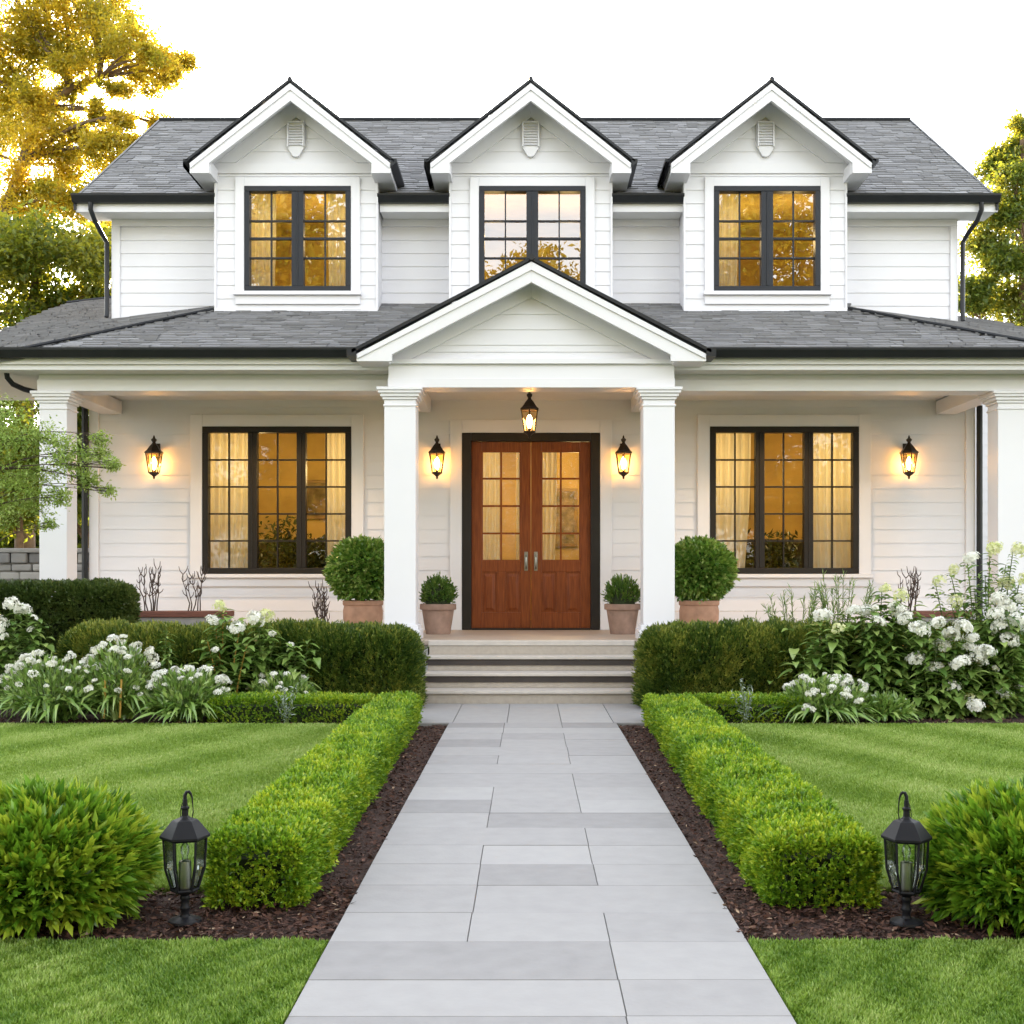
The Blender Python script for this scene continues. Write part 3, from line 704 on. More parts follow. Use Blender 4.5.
# downspouts
def spout(pts, mat='dark', r=.031): return hpart(MB().tube(pts, r, 8), 'downspout', mat, smooth=True)
for s, ue in ((-1, UL), (1, UR)):
    gx_ = s * ((RXL if s < 0 else RX) - .20)
    spout([(gx_, RE_Y - .06, RE_Z - .07), (gx_, RE_Y - .06, RE_Z - .16), (gx_ - s * .02, RE_Y + .02, RE_Z - .27), (ue + s * .14, YU - .14, RE_Z - .36), (ue + s * .10, YU - .06, RE_Z - .46), (ue + s * .10, YU - .05, 4.75), (ue + s * .10, YU - .07, (pl if s < 0 else prr)(ue + s * .1, YU - .07) + .04)])
    xe = WL if s < 0 else WR
    spout([(xe + s * .10, YW - .06, 3.44), (xe + s * .10, YW - .06, .66)], r=.04)
spout([(-5.73, 13.15, 3.57), (-5.73, 13.18, 3.47), (-5.70, 13.25, 3.41), (-5.62, 13.35, 3.37), (-5.53, 13.45, 3.35), (-5.44, 13.6, 3.34)], r=.03)

# --- front door
df = MB(); d0, d1 = DX - .872, DX + .872
df.box(d0, d0 + .118, YW - .05, YW + .12, FL + .003, 3.10); df.box(d1 - .118, d1, YW - .05, YW + .12, FL + .003, 3.10); df.box(d0 + .118, d1 - .118, YW - .05, YW + .12, 2.995, 3.10)
df.box(d0 + .118, d1 - .118, YW - .03, YW + .12, FL + .001, FL + .02)
dfo = hpart(df, 'door_frame', 'doorframe', .006)
t = MB(); t.box(d0 - .15, d0 - .001, YW - .042, YW + .02, FL + .002, 3.27); t.box(d1 + .001, d1 + .15, YW - .042, YW + .02, FL + .002, 3.27); t.box(d0 - .001, d1 + .001, YW - .039, YW + .02, 3.101, 3.267)
t.build('door_trim', 'trim', dfo, .004)
LWD = (d1 - d0 - .236) / 2 - .003
for s in (-1, 1):
    xa = DX - .003 - LWD if s < 0 else DX + .003; xb = xa + LWD; z0, z1 = FL + .022, 2.992
    ga, gb, gz0, gz1 = xa + .13, xb - .13, 1.485, 2.875
    L_ = MB(); ya, yb = YW + .02, YW + .065
    L_.box(xa, ga, ya, yb, z0, z1); L_.box(gb, xb, ya, yb, z0, z1); L_.box(ga, gb, ya, yb, gz1, z1)
    L_.box(ga, gb, ya, yb, z0, .83); L_.box(ga, gb, ya, yb, 1.345, gz0); mid = (ga + gb) / 2; L_.box(mid - .055, mid + .055, ya, yb, .83, 1.345)
    d = hpart(L_, 'door', 'wood', .005)
    p_ = MB()
    for a, e in ((ga, mid - .055), (mid + .055, gb)):
        p_.box(a, e, ya + .018, yb - .006, .83, 1.345)
        p_.add([(a + .025, ya + .018, .855), (e - .025, ya + .018, .855), (e - .025, ya + .018, 1.32), (a + .025, ya + .018, 1.32), (a + .06, ya + .004, .89), (e - .06, ya + .004, .89), (e - .06, ya + .004, 1.285), (a + .06, ya + .004, 1.285)],
               [(0, 1, 5, 4), (1, 2, 6, 5), (2, 3, 7, 6), (3, 0, 4, 7), (4, 5, 6, 7)])
    p_.build('panel', 'wood', d)
    mu = MB(); mu.box(mid - .012, mid + .012, ya + .008, yb - .008, gz0, gz1)
    for k in (1, 2, 3): zz = gz0 + (gz1 - gz0) * k / 4; mu.box(ga, gb, ya + .01, yb - .009, zz - .012, zz + .012)
    for (a, e, c, f) in ((ga, ga + .014, gz0, gz1), (gb - .014, gb, gz0, gz1), (ga + .014, gb - .014, gz0, gz0 + .014), (ga + .014, gb - .014, gz1 - .014, gz1)): mu.box(a, e, ya + .006, yb - .004, c, f)
    mu.build('muntin', 'wood', d)
    MB().quad((ga, ya + .025, gz0), (gb, ya + .025, gz0), (gb, ya + .025, gz1), (ga, ya + .025, gz1)).build('pane', 'doorglass', d)
    hx = DX + s * .062; h_ = MB()
    h_.box(hx - .022, hx + .022, ya - .012, ya, 1.36, 1.60); h_.lathe([(.018, -.005), (.018, .01)], 12, (hx, ya - .02, 1.56))
    h_.tube([(hx, ya - .01, 1.545), (hx, ya - .055, 1.53), (hx, ya - .062, 1.48), (hx, ya - .055, 1.41), (hx, ya - .01, 1.385)], .011, 8)
    h_.build('handle', 'steel', d, .002, True)

# --- rooms behind the windows and door
def room(x0, x1, y0, y1, z0, z1, power, lz, lamps, name='interior_room'):
    r = MB()
    r.quad((x0, y1, z0), (x1, y1, z0), (x1, y1, z1), (x0, y1, z1)); r.quad((x0, y0, z0), (x0, y1, z0), (x0, y1, z1), (x0, y0, z1)); r.quad((x1, y0, z0), (x1, y1, z0), (x1, y1, z1), (x1, y0, z1))
    r.quad((x0, y0, z1), (x1, y0, z1), (x1, y1, z1), (x0, y1, z1))
    o = hpart(r, name, 'amber')
    MB().quad((x0, y0, z0 + .001), (x1, y0, z0 + .001), (x1, y1, z0 + .001), (x0, y1, z0 + .001)).build('floor', 'roomfloor', o)
    for lx, ly in lamps:
        l = bpy.data.lights.new('room_light', 'POINT'); l.energy = power; l.color = (1, .69, .27); l.shadow_soft_size = .12
        lo = bpy.data.objects.new('room_light', l); COL.objects.link(lo); lo.parent = o; lo.location = (lx, ly, lz)
    return o
ROOMP = 6.0
room(-4.6, -1.55, YW + .1, 18.2, FL, 3.45, ROOMP, 2.7, [(-3.75, 16.15), (-2.35, 16.15)])
room(1.6, 4.7, YW + .1, 18.2, FL, 3.45, ROOMP, 2.7, [(2.45, 16.15), (3.95, 16.15)])
room(-1.4, 1.45, YW + .13, 18.6, FL, 3.45, ROOMP * 1.2, 2.75, [(-.5, 16.6), (.7, 17.4)], 'entrance_hall')
for c in dcx: room(c - .95, c + .95, YD + .08, 17.6, 4.75, 6.28, ROOMP * .42, 5.75, [(c - .5, 16.0), (c + .5, 16.0)])
def curtain(x0, x1, y, z0, z1, label, folds=6, pinch=0, side=-1):
    nx, nz = folds * 8 + 1, 14; V = []; 
    for j in range(nz):
        t = j / (nz - 1); z = z0 + (z1 - z0) * t
        sh = 1 - pinch * math.exp(-((t - .12) / .35) ** 2)
        for i in range(nx):
            u = i / (nx - 1); ww = (x1 - x0)
            x = (x0 + u * ww * sh) if side < 0 else (x1 - (1 - u) * ww * sh)
            V.append((x, y + .035 * math.sin(u * folds * 6.283 + .4 * math.sin(3 * t)) * (.6 + .4 * t), z))
    Fc = [(j * nx + i, j * nx + i + 1, (j + 1) * nx + i + 1, (j + 1) * nx + i) for j in range(nz - 1) for i in range(nx - 1)]
    me = fastmesh('curtain', V, Fc); me.shade_smooth()
    return tag(obj('curtain', me, 'curtain'), label, 'curtain', 'curtains inside the windows')
curtain(-4.10, -3.50, YW + .22, .75, 3.3, 'cream curtain at the left edge of the wide window left of the door', 6, .22, -1)
curtain(-2.62, -2.20, YW + .22, .75, 3.3, 'cream curtain at the right edge of the wide window left of the door', 5, .1, 1)
curtain(2.25, 2.85, YW + .22, .75, 3.3, 'cream curtain at the left edge of the wide window right of the door', 6, .15, -1)
curtain(3.62, 4.20, YW + .22, .75, 3.3, 'cream curtain at the right edge of the wide window right of the door', 6, .05, 1)
for c, nm in zip(dcx, ('left', 'middle', 'right')):
    if nm == 'middle': continue
    curtain(c - .68, c - .30, YD + .2, 4.78, 6.27, 'pale curtain on the left of the %s dormer window' % nm, 4, .05, -1)
    if nm != 'right': curtain(c + .36, c + .72, YD + .2, 4.78, 6.27, 'pale curtain on the right of the %s dormer window' % nm, 4, .05, 1)
curtain(DX - .62, DX - .40, YW + .3, FL + .05, 3.2, 'sheer curtain behind the left door leaf glass', 3, 0, -1)
curtain(DX - .19, DX - .10, YW + .3, FL + .05, 3.2, 'narrow sheer curtain behind the left door leaf, beside the middle stile', 2, 0, 1)
curtain(DX + .14, DX + .34, YW + .5, FL + .05, 3.2, 'sheer curtain behind the right door leaf glass', 3, .2, -1)
def sofa(x, y, wd, label):  # invented sofas, put in as the dark lower part of the panes
    t = thing('sofa', label, 'sofa', (x, y, FL), 'sofas added behind the porch windows')
    MB().box(-wd / 2, wd / 2, -.1, .12, .12, 1.18).build('backrest', 'sofa', t, .06)
    MB().box(-wd / 2 + .2, wd / 2 - .2, .121, .8, .14, .46).build('seat', 'sofa', t, .05)
    for s in (-1, 1): MB().box(*sorted((s * wd / 2, s * (wd / 2 - .2))), .122, .82, .12, .66).build('armrest', 'sofa', t, .05)
    for sx in (-1, 1):
        for sy in (-.04, .74): MB().box(sx * (wd / 2 - .1) - .03, sx * (wd / 2 - .1) + .03, sy - .03, sy + .03, 0, .13).build('leg', 'wood', t)
sofa(-2.95, 16.2, 1.6, 'dark sofa added to darken the wide window left of the door')
sofa(3.15, 16.2, 1.3, 'dark sofa added to darken the wide window right of the door')

def picture(x, z, y, w_, h_, label):
    t = thing('framed_picture', label, 'picture', (x, y, z), 'pictures on the room walls'); f = MB()
    for (a, e, c, d) in ((-w_ / 2, w_ / 2, -h_ / 2, -h_ / 2 + .05), (-w_ / 2, w_ / 2, h_ / 2 - .05, h_ / 2), (-w_ / 2, -w_ / 2 + .05, -h_ / 2 + .05, h_ / 2 - .05), (w_ / 2 - .05, w_ / 2, -h_ / 2 + .05, h_ / 2 - .05)): f.box(a, e, -.03, 0, c, d)
    f.build('frame', 'frameart', t, .004); MB().box(-w_ / 2 + .05, w_ / 2 - .05, -.012, -.002, -h_ / 2 + .05, h_ / 2 - .05).build('canvas', 'art', t)
M['art'] = plain('painted_canvas', (.22, .16, .08), .7, var=.8, scale=5)
picture(-3.0, 2.45, 18.17, .8, .6, 'picture on the back wall seen through the wide window left of the door')
picture(3.0, 2.5, 18.17, .7, .7, 'picture on the back wall seen through the wide window right of the door')
picture(.45, 2.2, 18.57, .6, .9, 'picture in the entrance hall seen through the right door leaf')
M['indoor'] = leafmat('house_plant_leaf', [(.012, .02, .006), (.03, .045, .012), (.06, .08, .02)], .3, .05)
def houseplant(x, y, hgt, label, seed):
    q = np.random.default_rng(seed); t = thing('house_plant', label, 'plant', (x, y, FL), 'dark plants behind the windows')
    MB().lathe([(.12, 0), (.17, .30), (.18, .32), (.15, .31)], 16).build('pot', 'sofa', t, 0, True)
    n = 900; c = q.normal(size=(n, 3)) * [.16, .12, hgt * .2] + [0, 0, .35 + hgt * .45]; c[:, 2] = np.clip(c[:, 2], .3, hgt * 1.15)
    obj('foliage', leaves('foliage', c, q.normal(size=(n, 3)) + [0, 0, .4], q.uniform(.06, .13, n), .35, q.random(n)), 'indoor', t)
houseplant(-3.18, 15.75, 1.25, 'dark plant inside the middle casement of the wide window left of the door', 3)
houseplant(-2.72, 15.8, 1.0, 'dark plant inside the right casement of the wide window left of the door', 4)
houseplant(3.25, 15.8, 1.05, 'dark plant inside the middle casement of the wide window right of the door', 5)

# ------------------------------------------------------------------ steps
st = thing('front_steps', 'pale stone front steps with painted shade bands rising to the porch', 'steps', (DX, 11.9, 0))
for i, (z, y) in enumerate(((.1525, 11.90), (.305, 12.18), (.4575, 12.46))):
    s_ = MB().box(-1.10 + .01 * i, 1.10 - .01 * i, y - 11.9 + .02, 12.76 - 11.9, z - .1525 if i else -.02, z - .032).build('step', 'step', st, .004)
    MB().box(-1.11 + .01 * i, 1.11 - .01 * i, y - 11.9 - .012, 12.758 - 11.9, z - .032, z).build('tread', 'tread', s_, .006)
    if i: MB().box(-1.098, 1.098, y - 11.9 + .008, y - 11.9 + .0195, z - .095, z - .034).build('shade_band', 'nosingshade', s_)  # dark strip painted as the shadow below the tread edge
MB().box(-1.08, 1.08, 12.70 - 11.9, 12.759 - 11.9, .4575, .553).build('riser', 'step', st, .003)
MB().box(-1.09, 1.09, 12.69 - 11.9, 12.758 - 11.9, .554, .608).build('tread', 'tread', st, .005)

# ------------------------------------------------------------------ lanterns
def lantern_parts(t, sc_=1.0, z=0, n=6, bulb=True, mats=('bronze', 'warmglass')):
    """tapered six sided carriage lantern, origin at the middle of its glass"""
    S = sc_; fr = MB(); gl = MB()
    top, bot, rt, rb = .115 * S, -.115 * S, .098 * S, .062 * S
    pt = lambda r, zz, k: np.array((r * math.cos(k * 2 * math.pi / n + .52), r * math.sin(k * 2 * math.pi / n + .52), z + zz))
    for k in range(n):
        fr.tube([pt(rt, top, k), pt(rb, bot, k)], .0065 * S, 5)
        fr.tube([pt(rt, top, k), pt(rt, top, k + 1)], .007 * S, 5); fr.tube([pt(rb, bot, k), pt(rb, bot, k + 1)], .007 * S, 5)
        gl.quad(pt(rb * .97, bot, k), pt(rb * .97, bot, k + 1), pt(rt * .97, top, k + 1), pt(rt * .97, top, k))
    fr.build('cage', mats[0], t); gl.build('pane', mats[1], t)
    MB().lathe([(.112 * S, top), (.112 * S, top + .012 * S), (.085 * S, top + .035 * S), (.05 * S, top + .085 * S), (.024 * S, top + .115 * S), (.018 * S, top + .13 * S), (.032 * S, top + .15 * S), (.034 * S, top + .165 * S), (.014 * S, top + .18 * S), (.01 * S, top + .20 * S), (.002, top + .215 * S)], n, (0, 0, z), .52).build('cap', mats[0], t)
    MB().lathe([(.004, bot - .075 * S), (.016 * S, bot - .062 * S), (.010 * S, bot - .05 * S), (.03 * S, bot - .03 * S), (.068 * S, bot - .004 * S), (.066 * S, bot)], 12, (0, 0, z)).build('finial', mats[0], t)
    if bulb:
        MB().lathe([(.004, -.085 * S), (.020 * S, -.06 * S), (.034 * S, 0), (.028 * S, .03 * S), (.012 * S, .062 * S), (.003, .075 * S)], 12, (0, 0, z)).build('bulb', 'bulb', t, 0, True)
        MB().lathe([(.014 * S, -.115 * S), (.014 * S, -.084 * S)], 10, (0, 0, z)).build('socket', mats[0], t)
sc_px = [(154, 'leftmost lit wall lantern, beside the wide window left of the door'), (437, 'lit wall lantern on the left of the double door'), (623.5, 'lit wall lantern on the right of the double door'), (909, 'rightmost lit wall lantern, beside the wide window right of the door')]
first = None
for px, lab in sc_px:
    loc = (gx(px, YW - .16), YW - .16, H + (VY - 463) * (YW - .16) / F)
    if first is None:
        first = thing('wall_lantern', lab, 'wall light', loc, 'lit lanterns on the porch wall')
        lantern_parts(first, 1.06)
        arm = MB(); arm.tube([(0, .15, .20), (0, .08, .205), (0, 0, .20)], .011, 7) 
        arm.build('bracket', 'bronze', first, 0, True)
        MB().box(-.034, .034, .135, .152, .15, .26).build('back_plate', 'bronze', first, .006)
    else: dup(first, loc, lab)
hy = 13.75
ht = thing('hanging_lantern', 'lit bronze lantern hanging from the porch ceiling above the double door', 'pendant light', (gx(529.5, hy), hy, H + (VY - 421) * hy / F))
lantern_parts(ht, 1.08)
top = 3.515 - ht.location.z
MB().tube([(0, 0, .34), (0, 0, top)], .006, 6).build('rod', 'bronze', ht)
MB().lathe([(.05, top - .02), (.055, top - .001)], 16).build('ceiling_plate', 'bronze', ht)
for px, py, lab in ((268, 396, 'small lit recessed downlight in the porch ceiling over the window left of the door'), (793, 398, 'small lit recessed downlight in the porch ceiling over the window right of the door')):
    y = 14.45; t = thing('downlight', lab, 'ceiling light', (gx(px, y), y, 3.515), 'recessed lights in the porch ceiling')
    MB().lathe([(.038, -.012), (.056, -.012), (.058, -.001), (.038, -.001)], 20).build('rim', 'trim', t, 0, True)
    MB().lathe([(.001, -.008), (.036, -.008), (.036, -.003), (.001, -.003)], 20).build('lens', 'downlight', t)
    l = bpy.data.lights.new('downlight_lamp', 'SPOT'); l.energy = 32; l.color = (1, .62, .28); l.spot_size = R(120); l.spot_blend = .8; l.shadow_soft_size = .04
    lo = bpy.data.objects.new('downlight_lamp', l); COL.objects.link(lo); lo.parent = t; lo.location = (0, 0, -.03)

# garden lanterns on the mulch
def garden_lantern(x, y, label, rz):
    t = thing('garden_lantern', label, 'garden lantern', (x, y, .012), 'black lanterns flanking the path', rz); t.scale = (.97, .97, .965)
    MB().lathe([(.058, 0), (.062, .006), (.060, .014), (.044, .020), (.020, .026), (.016, .034)], 24).build('base', 'black', t, 0, True)
    MB().lathe([(.0155, .03), (.0155, .05), (.019, .055), (.019, .062), (.015, .067), (.015, .088), (.018, .092), (.018, .10), (.0155, .105), (.022, .112)], 14).build('post', 'black', t, 0, True)
    n = 6; S = 1; fr = MB(); gl = MB(); zb, zt, rb, rt = .128, .325, .048, .079
    pt = lambda r, zz, k: np.array((r * math.cos(k * 2 * math.pi / n), r * math.sin(k * 2 * math.pi / n), zz))
    for k in range(n):
        fr.tube([pt(rb, zb, k), pt(rb + .024, zb + .08, k), pt(rt, zt, k)], .0048, 6)
        fr.tube([pt(rb, zb, k), pt(rb, zb, k + 1)], .006, 6); fr.tube([pt(rt, zt, k), pt(rt, zt, k + 1)], .0055, 6)
        gl.quad(pt(rb * .96, zb, k), pt(rb * .96, zb, k + 1), pt((rb + .024) * .97, zb + .08, k + 1), pt((rb + .024) * .97, zb + .08, k))
        gl.quad(pt((rb + .024) * .97, zb + .08, k), pt((rb + .024) * .97, zb + .08, k + 1), pt(rt * .97, zt, k + 1), pt(rt * .97, zt, k))
    fr.lathe([(.018, .108), (.030, .114), (.052, .124), (.052, .13), (.01, .131)], 6)
    fr.build('cage', 'black', t); gl.build('pane', 'lampglass', t)
    MB().lathe([(.080, .318), (.093, .326), (.093, .334), (.050, .388), (.046, .392), (.040, .394), (.022, .400), (.013, .408), (.012, .430), (.016, .434), (.016, .440), (.010, .445), (.009, .47)], 6).build('roof', 'black', t, .001)
    hk = MB(); hk.tube([(0, 0, .46), (.0, 0, .484), (.006, 0, .497), (.014, 0, .498), (.021, 0, .490), (.026, 0, .474), (.028, 0, .45), (.030, 0, .42), (.026, 0, .396)], [.007, .007, .0065, .006, .0045, .003, .0022, .002, .002], 8)
    hk.tube([(-.002, 0, .47), (-.012, 0, .45), (-.017, 0, .42), (-.016, 0, .398)], .0018, 6)
    hk.build('hook', 'black', t, 0, True)
    MB().lathe([(.024, .131), (.024, .20), (.022, .235), (.017, .238)], 16).build('candle_holder', 'steel', t, 0, True)
    MB().lathe([(.011, .238), (.011, .255), (.016, .27), (.016, .29), (.008, .303), (.002, .305)], 12).build('bulb', 'lampglass', t, 0, True)
    return t
garden_lantern(gx(185, 4.40), 4.40, 'black garden lantern on mulch at the near end of the left path hedge', .26)
garden_lantern(gx(906.5, 4.38), 4.38, 'black garden lantern on mulch at the near end of the right path hedge', 2.9)

# ------------------------------------------------------------------ hedges and shrubs
def rbox_samples(n, x0, x1, y0, y1, z0, z1, r):
    dx, dy, dz = x1 - x0, y1 - y0, z1 - z0
    ar = np.array([dx * dy, dx * dz, dx * dz, dy * dz, dy * dz]); f = rng.choice(5, n, p=ar / ar.sum())
    u, v = rng.random(n), rng.random(n); p = np.empty((n, 3))
    p[:, 0] = np.where(f < 3, x0 + u * dx, np.where(f == 3, x0, x1)); p[:, 1] = np.where(f == 0, y0 + v * dy, np.where(f == 1, y0, np.where(f == 2, y1, y0 + u * dy)))
    p[:, 2] = np.where(f == 0, z1, z0 + v * dz)
    lo = np.array([x0 + r, y0 + r, z0 - 1]); hi = np.array([x1 - r, y1 - r, z1 - r]); q = np.clip(p, lo, hi); d = unit(p - q)
    return q + d * r, d
def hedge(name, label, cat, boxes, mat, dens, leaf, ww, stem, nl, group=None, seed=1, amp=.03, taper=None, upb=.5, tonec=.45, tvar=.2, r=.1, coremat='core', ystretch=None, spread=.9, inset=.1):
    t = thing(name, label, cat, (boxes[0][0], boxes[0][2], 0), group); off = np.array([boxes[0][0], boxes[0][2], 0])
    Ps, Ds = [], []; core = MB()
    for (x0, x1, y0, y1, z1) in boxes:
        area = (x1 - x0) * (y1 - y0) + 2 * z1 * ((x1 - x0) + (y1 - y0)); n = int(area * dens)
        p, d = rbox_samples(n, x0, x1, y0, y1, .01, z1, r)
        if ystretch: # keep more samples near the camera
            k = rng.random(n) < np.clip(ystretch / p[:, 1], 0, 1) ** 1.3; p, d = p[k], d[k]
        Ps.append(p); Ds.append(d)
        i = inset
        core.box(x0 + i, x1 - i, y0 + i, y1 - i, .0, z1 - i)
    p = np.concatenate(Ps); d = np.concatenate(Ds)
    p = p + d * (amp * wob(p, 6, seed) + .5 * amp * wob(p, 17, seed + 1) - .03 * rng.random(len(p)) ** 2)[:, None] - d * stem * .8
    if taper: p = taper(p)
    dd = unit(d + np.array([0, 0, upb]) + rng.normal(size=d.shape) * .35)
    tb = tonec + tvar * .8 * wob(p, 4, seed + 2) + tvar * .5 * wob(p, 14, seed + 3) + rng.normal(0, tvar * .5, len(p))
    B_, Q_ = sprigs(p, dd, stem * rng.uniform(.6, 1.3, len(p)), nl, spread)
    tone = np.repeat(tb, nl) + rng.normal(0, .10, len(B_))
    L_ = leaf * rng.uniform(.7, 1.3, len(B_))
    obj('foliage', leaves('foliage', B_ - off, Q_, L_, ww, tone), mat, t)
    V = np.array(core.v); V = taper(V) if taper else V
    core.v = [tuple(q) for q in (V - off)]
    core.build('dark_core', coremat, t)  # solid dark block added to stop the view through the leaves
    return t
def ptaper(s):
    """path hedges widen away from the path and get lower with distance"""
    def f(p):
        p = np.array(p); k = np.clip((p[:, 1] - 4.5) / 6, 0, 1)
        p[:, 0] += s * .10 * k; p[:, 2] *= 1 - .14 * k
        return p
    return f
gL = 'clipped box hedges along the path'
hedge('box_hedge', 'low bright green box hedge bordering the left side of the path', 'hedge', [(-1.24, -.85, 4.56, 10.6, .285), (-2.70, -1.26, 10.38, 10.78, .27)], 'box', 5600, .018, .55, .035, 9, gL, 3, .022, ptaper(-1), .6, .52, .30, .07, ystretch=5.0)
hedge('box_hedge', 'low bright green box hedge bordering the right side of the path', 'hedge', [(.90, 1.34, 4.56, 10.6, .285), (1.36, 2.30, 10.38, 10.78, .27)], 'box', 5600, .018, .55, .035, 9, gL, 13, .022, ptaper(1), .6, .52, .30, .07, ystretch=5.0)
gB = 'rounded hedges in front of the porch'
hedge('porch_hedge', 'rounded olive green hedge left of the front steps', 'hedge', [(-4.50, -1.03, 11.25, 12.05, .80)], 'bighedge', 3600, .032, .30, .08, 9, gB, 23, .045, None, .9, .46, .5, .30, inset=.19)
hedge('porch_hedge', 'rounded olive green hedge right of the front steps', 'hedge', [(1.04, 5.3, 11.25, 12.05, .80)], 'bighedge', 3600, .032, .30, .08, 9, gB, 33, .045, None, .9, .46, .5, .30, inset=.19)
hedge('dark_hedge', 'dark green clipped hedge in front of the left porch column', 'hedge', [(-7.2, -4.10, 12.12, 12.72, 1.21)], 'darkhedge', 2800, .034, .5, .05, 7, None, 43, .03, None, .4, .45, .25, .2, inset=.15)
def dome(name, label, cat, c, rx, ry, rz_, n, mat, leaf, ww, stem, nl, group=None, seed=1, upb=.6, tonec=.5, tvar=.22, loc=None, spread=.6, low=-.25):
    loc = loc or (c[0], c[1], 0); t = thing(name, label, cat, loc, group) if name else None
    u = unit(rng.normal(size=(n, 3))); u = u[u[:, 2] > low]
    p = u * np.array([rx, ry, rz_]); p *= (1 + .07 * wob(u * 3, 1.5, seed) + .05 * wob(u * 3, 4, seed + 1) - .12 * rng.random(len(u)) ** 2)[:, None]
    p -= u * stem * .8
    d = unit(u + np.array([0, 0, upb]) + rng.normal(size=u.shape) * .35)
    B_, Q_ = sprigs(p, d, stem * rng.uniform(.6, 1.35, len(p)), nl, spread)
    tb = tonec + tvar * .6 * wob(p, 12, seed + 2) + rng.normal(0, tvar * .6, len(p))
    me = leaves('foliage', B_ + np.array(c) - np.array(loc), Q_, leaf * rng.uniform(.7, 1.35, len(B_)), ww, np.repeat(tb, nl) + rng.normal(0, .1, len(B_)))
    core = MB(); prof = [(max(.002, math.cos(a)), math.sin(a)) for a in np.linspace(max(-1.5, math.asin(max(-1, low)) - .2), 1.5, 9)]
    core.lathe([(r_ * .68 * rx, z_ * .68 * rz_) for r_, z_ in prof], 16, tuple(np.array(c) - np.array(loc)))
    return t, me, core
for px, lab, sd in ((38, 'bushy round yellow green shrub at the left edge beside a garden lantern', 5), (1034, 'bushy round yellow green shrub at the right edge beside a garden lantern', 8)):
    c = (gx(px, 4.45), 4.50, .19)
    t, me, core = dome('round_shrub', lab, 'shrub', c, .375, .38, .258, 2600, 'shrub', .058, .33, .075, 10, 'yellow green shrubs at the front', sd, .45, .52, .42, spread=.75, low=-.6)
    obj('foliage', me, 'shrub', t); core.build('dark_core', 'core', t)  # core is a solid dark filler inside the leaves

# potted plants
def pot(x, y, label, wd, hgt, mat, rr, n, leaf, group, seed, kind):
    t = thing('potted_shrub', label, 'potted plant', (x, y, FL), group); r = wd / 2
    if kind == 'big': prof = [(r * .72, 0), (r * .80, .02), (r * .97, hgt * .45), (r * .98, hgt * .7), (r * .93, hgt * .84), (r * .98, hgt * .86), (r, hgt * .9), (r, hgt * .99), (r * .93, hgt), (r * .88, hgt * .95)]
    else: prof = [(r * .66, 0), (r * .68, .015), (r * .88, hgt * .80), (r * .98, hgt * .81), (r, hgt * .84), (r, hgt * .985), (r * .95, hgt), (r * .88, hgt * .95)]
    MB().lathe(prof, 32).build('pot', mat, t, 0, True)
    MB().lathe([(r * .87, hgt * .90), (.01, hgt * .93)], 20).build('soil', 'soil', t)
    if kind == 'big':
        c = (0, 0, hgt + rr * .86); _, me, core = dome(None, '', '', c, rr, rr, rr * .9, n, 'topiary', leaf, .5, .06, 7, seed=seed, upb=.2, loc=(0, 0, 0), low=-.9, spread=1.0, tvar=.4)
        MB().tube([(0, 0, hgt * .9), (0, 0, hgt + rr * .4)], .022, 8).build('stem', 'twig', t)
    else:
        c = (0, 0, hgt + rr * .15); _, me, core = dome(None, '', '', c, rr, rr, rr * 1.25, n, 'topiary', leaf, .42, .085, 9, seed=seed, upb=.9, loc=(0, 0, 0), low=-.15, spread=.6)
    obj('foliage', me, 'topiary' if kind == 'big' else 'bighedge2', t); core.build('dark_core', 'core', t)  # dark filler lathe keeps the foliage from being see-through
M['bighedge2'] = leafmat('small_shrub_leaf', [(.035, .09, .014), (.085, .175, .025), (.22, .32, .06)], .28, .05)
gP = 'potted plants on the porch'
pot(gx(363, 13.95), 13.95, 'big clipped ball shrub in terracotta pot left of the left entrance column', .47, .40, 'terra', .40, 3000, .050, gP, 3, 'big')
pot(gx(699, 13.95), 13.95, 'big clipped ball shrub in terracotta pot right of the right entrance column', .47, .40, 'terra', .40, 3000, .050, gP, 6, 'big')
pot(gx(438, 14.1), 14.1, 'small bushy shrub in clay pot left of the double door', .43, .355, 'terra2', .22, 700, .035, gP, 13, 'small')
pot(gx(622.5, 14.1), 14.1, 'small bushy shrub in clay pot right of the double door', .43, .355, 'terra2', .22, 700, .035, gP, 16, 'small')

# ------------------------------------------------------------------ flowers
def head_mesh(name, r, flat, n, petal, seed):
    """a domed head of many small four petalled florets"""
    q = np.random.default_rng(seed); u = unit(q.normal(size=(n, 3))); u = u[u[:, 2] > -.35]; p = u * np.array([r, r, r * flat]) * (1 + .16 * q.normal(size=(len(u), 1)))
    V, Fc, T = [], [], []
    for a, d in zip(p, u):
        s = unit(np.cross(d, q.normal(size=3))); tt = np.cross(d, s); tone = min(1, max(0, q.normal(.72, .22)))
        for k in range(4):
            e = math.cos(k * 1.571) * s + math.sin(k * 1.571) * tt; f = math.cos(k * 1.571 + 1.571) * s + math.sin(k * 1.571 + 1.571) * tt; i = len(V)
            pp = petal * q.uniform(.7, 1.2)
            V += [a, a + e * pp * .7 + f * pp * .15 + d * pp * .25, a + (e + f) * pp * .75 + d * pp * .2, a + f * pp * .7 + e * pp * .15 + d * pp * .25]; Fc.append((i, i + 1, i + 2, i + 3)); T.append(tone)
    return fastmesh(name, np.array(V), np.array(Fc), T)
heads_small = [head_mesh('blossom', .030, .6, 26, .020, k) for k in range(4)]
for h_ in heads_small: h_.materials.append(M['petal'])
heads_big = [head_mesh('bloom', .070, .72, 90, .026, 20 + k) for k in range(4)]
for h_ in heads_big: h_.materials.append(M['petal'])
heads_lime = [head_mesh('bloom', .060, .95, 70, .022, 40 + k) for k in range(3)]
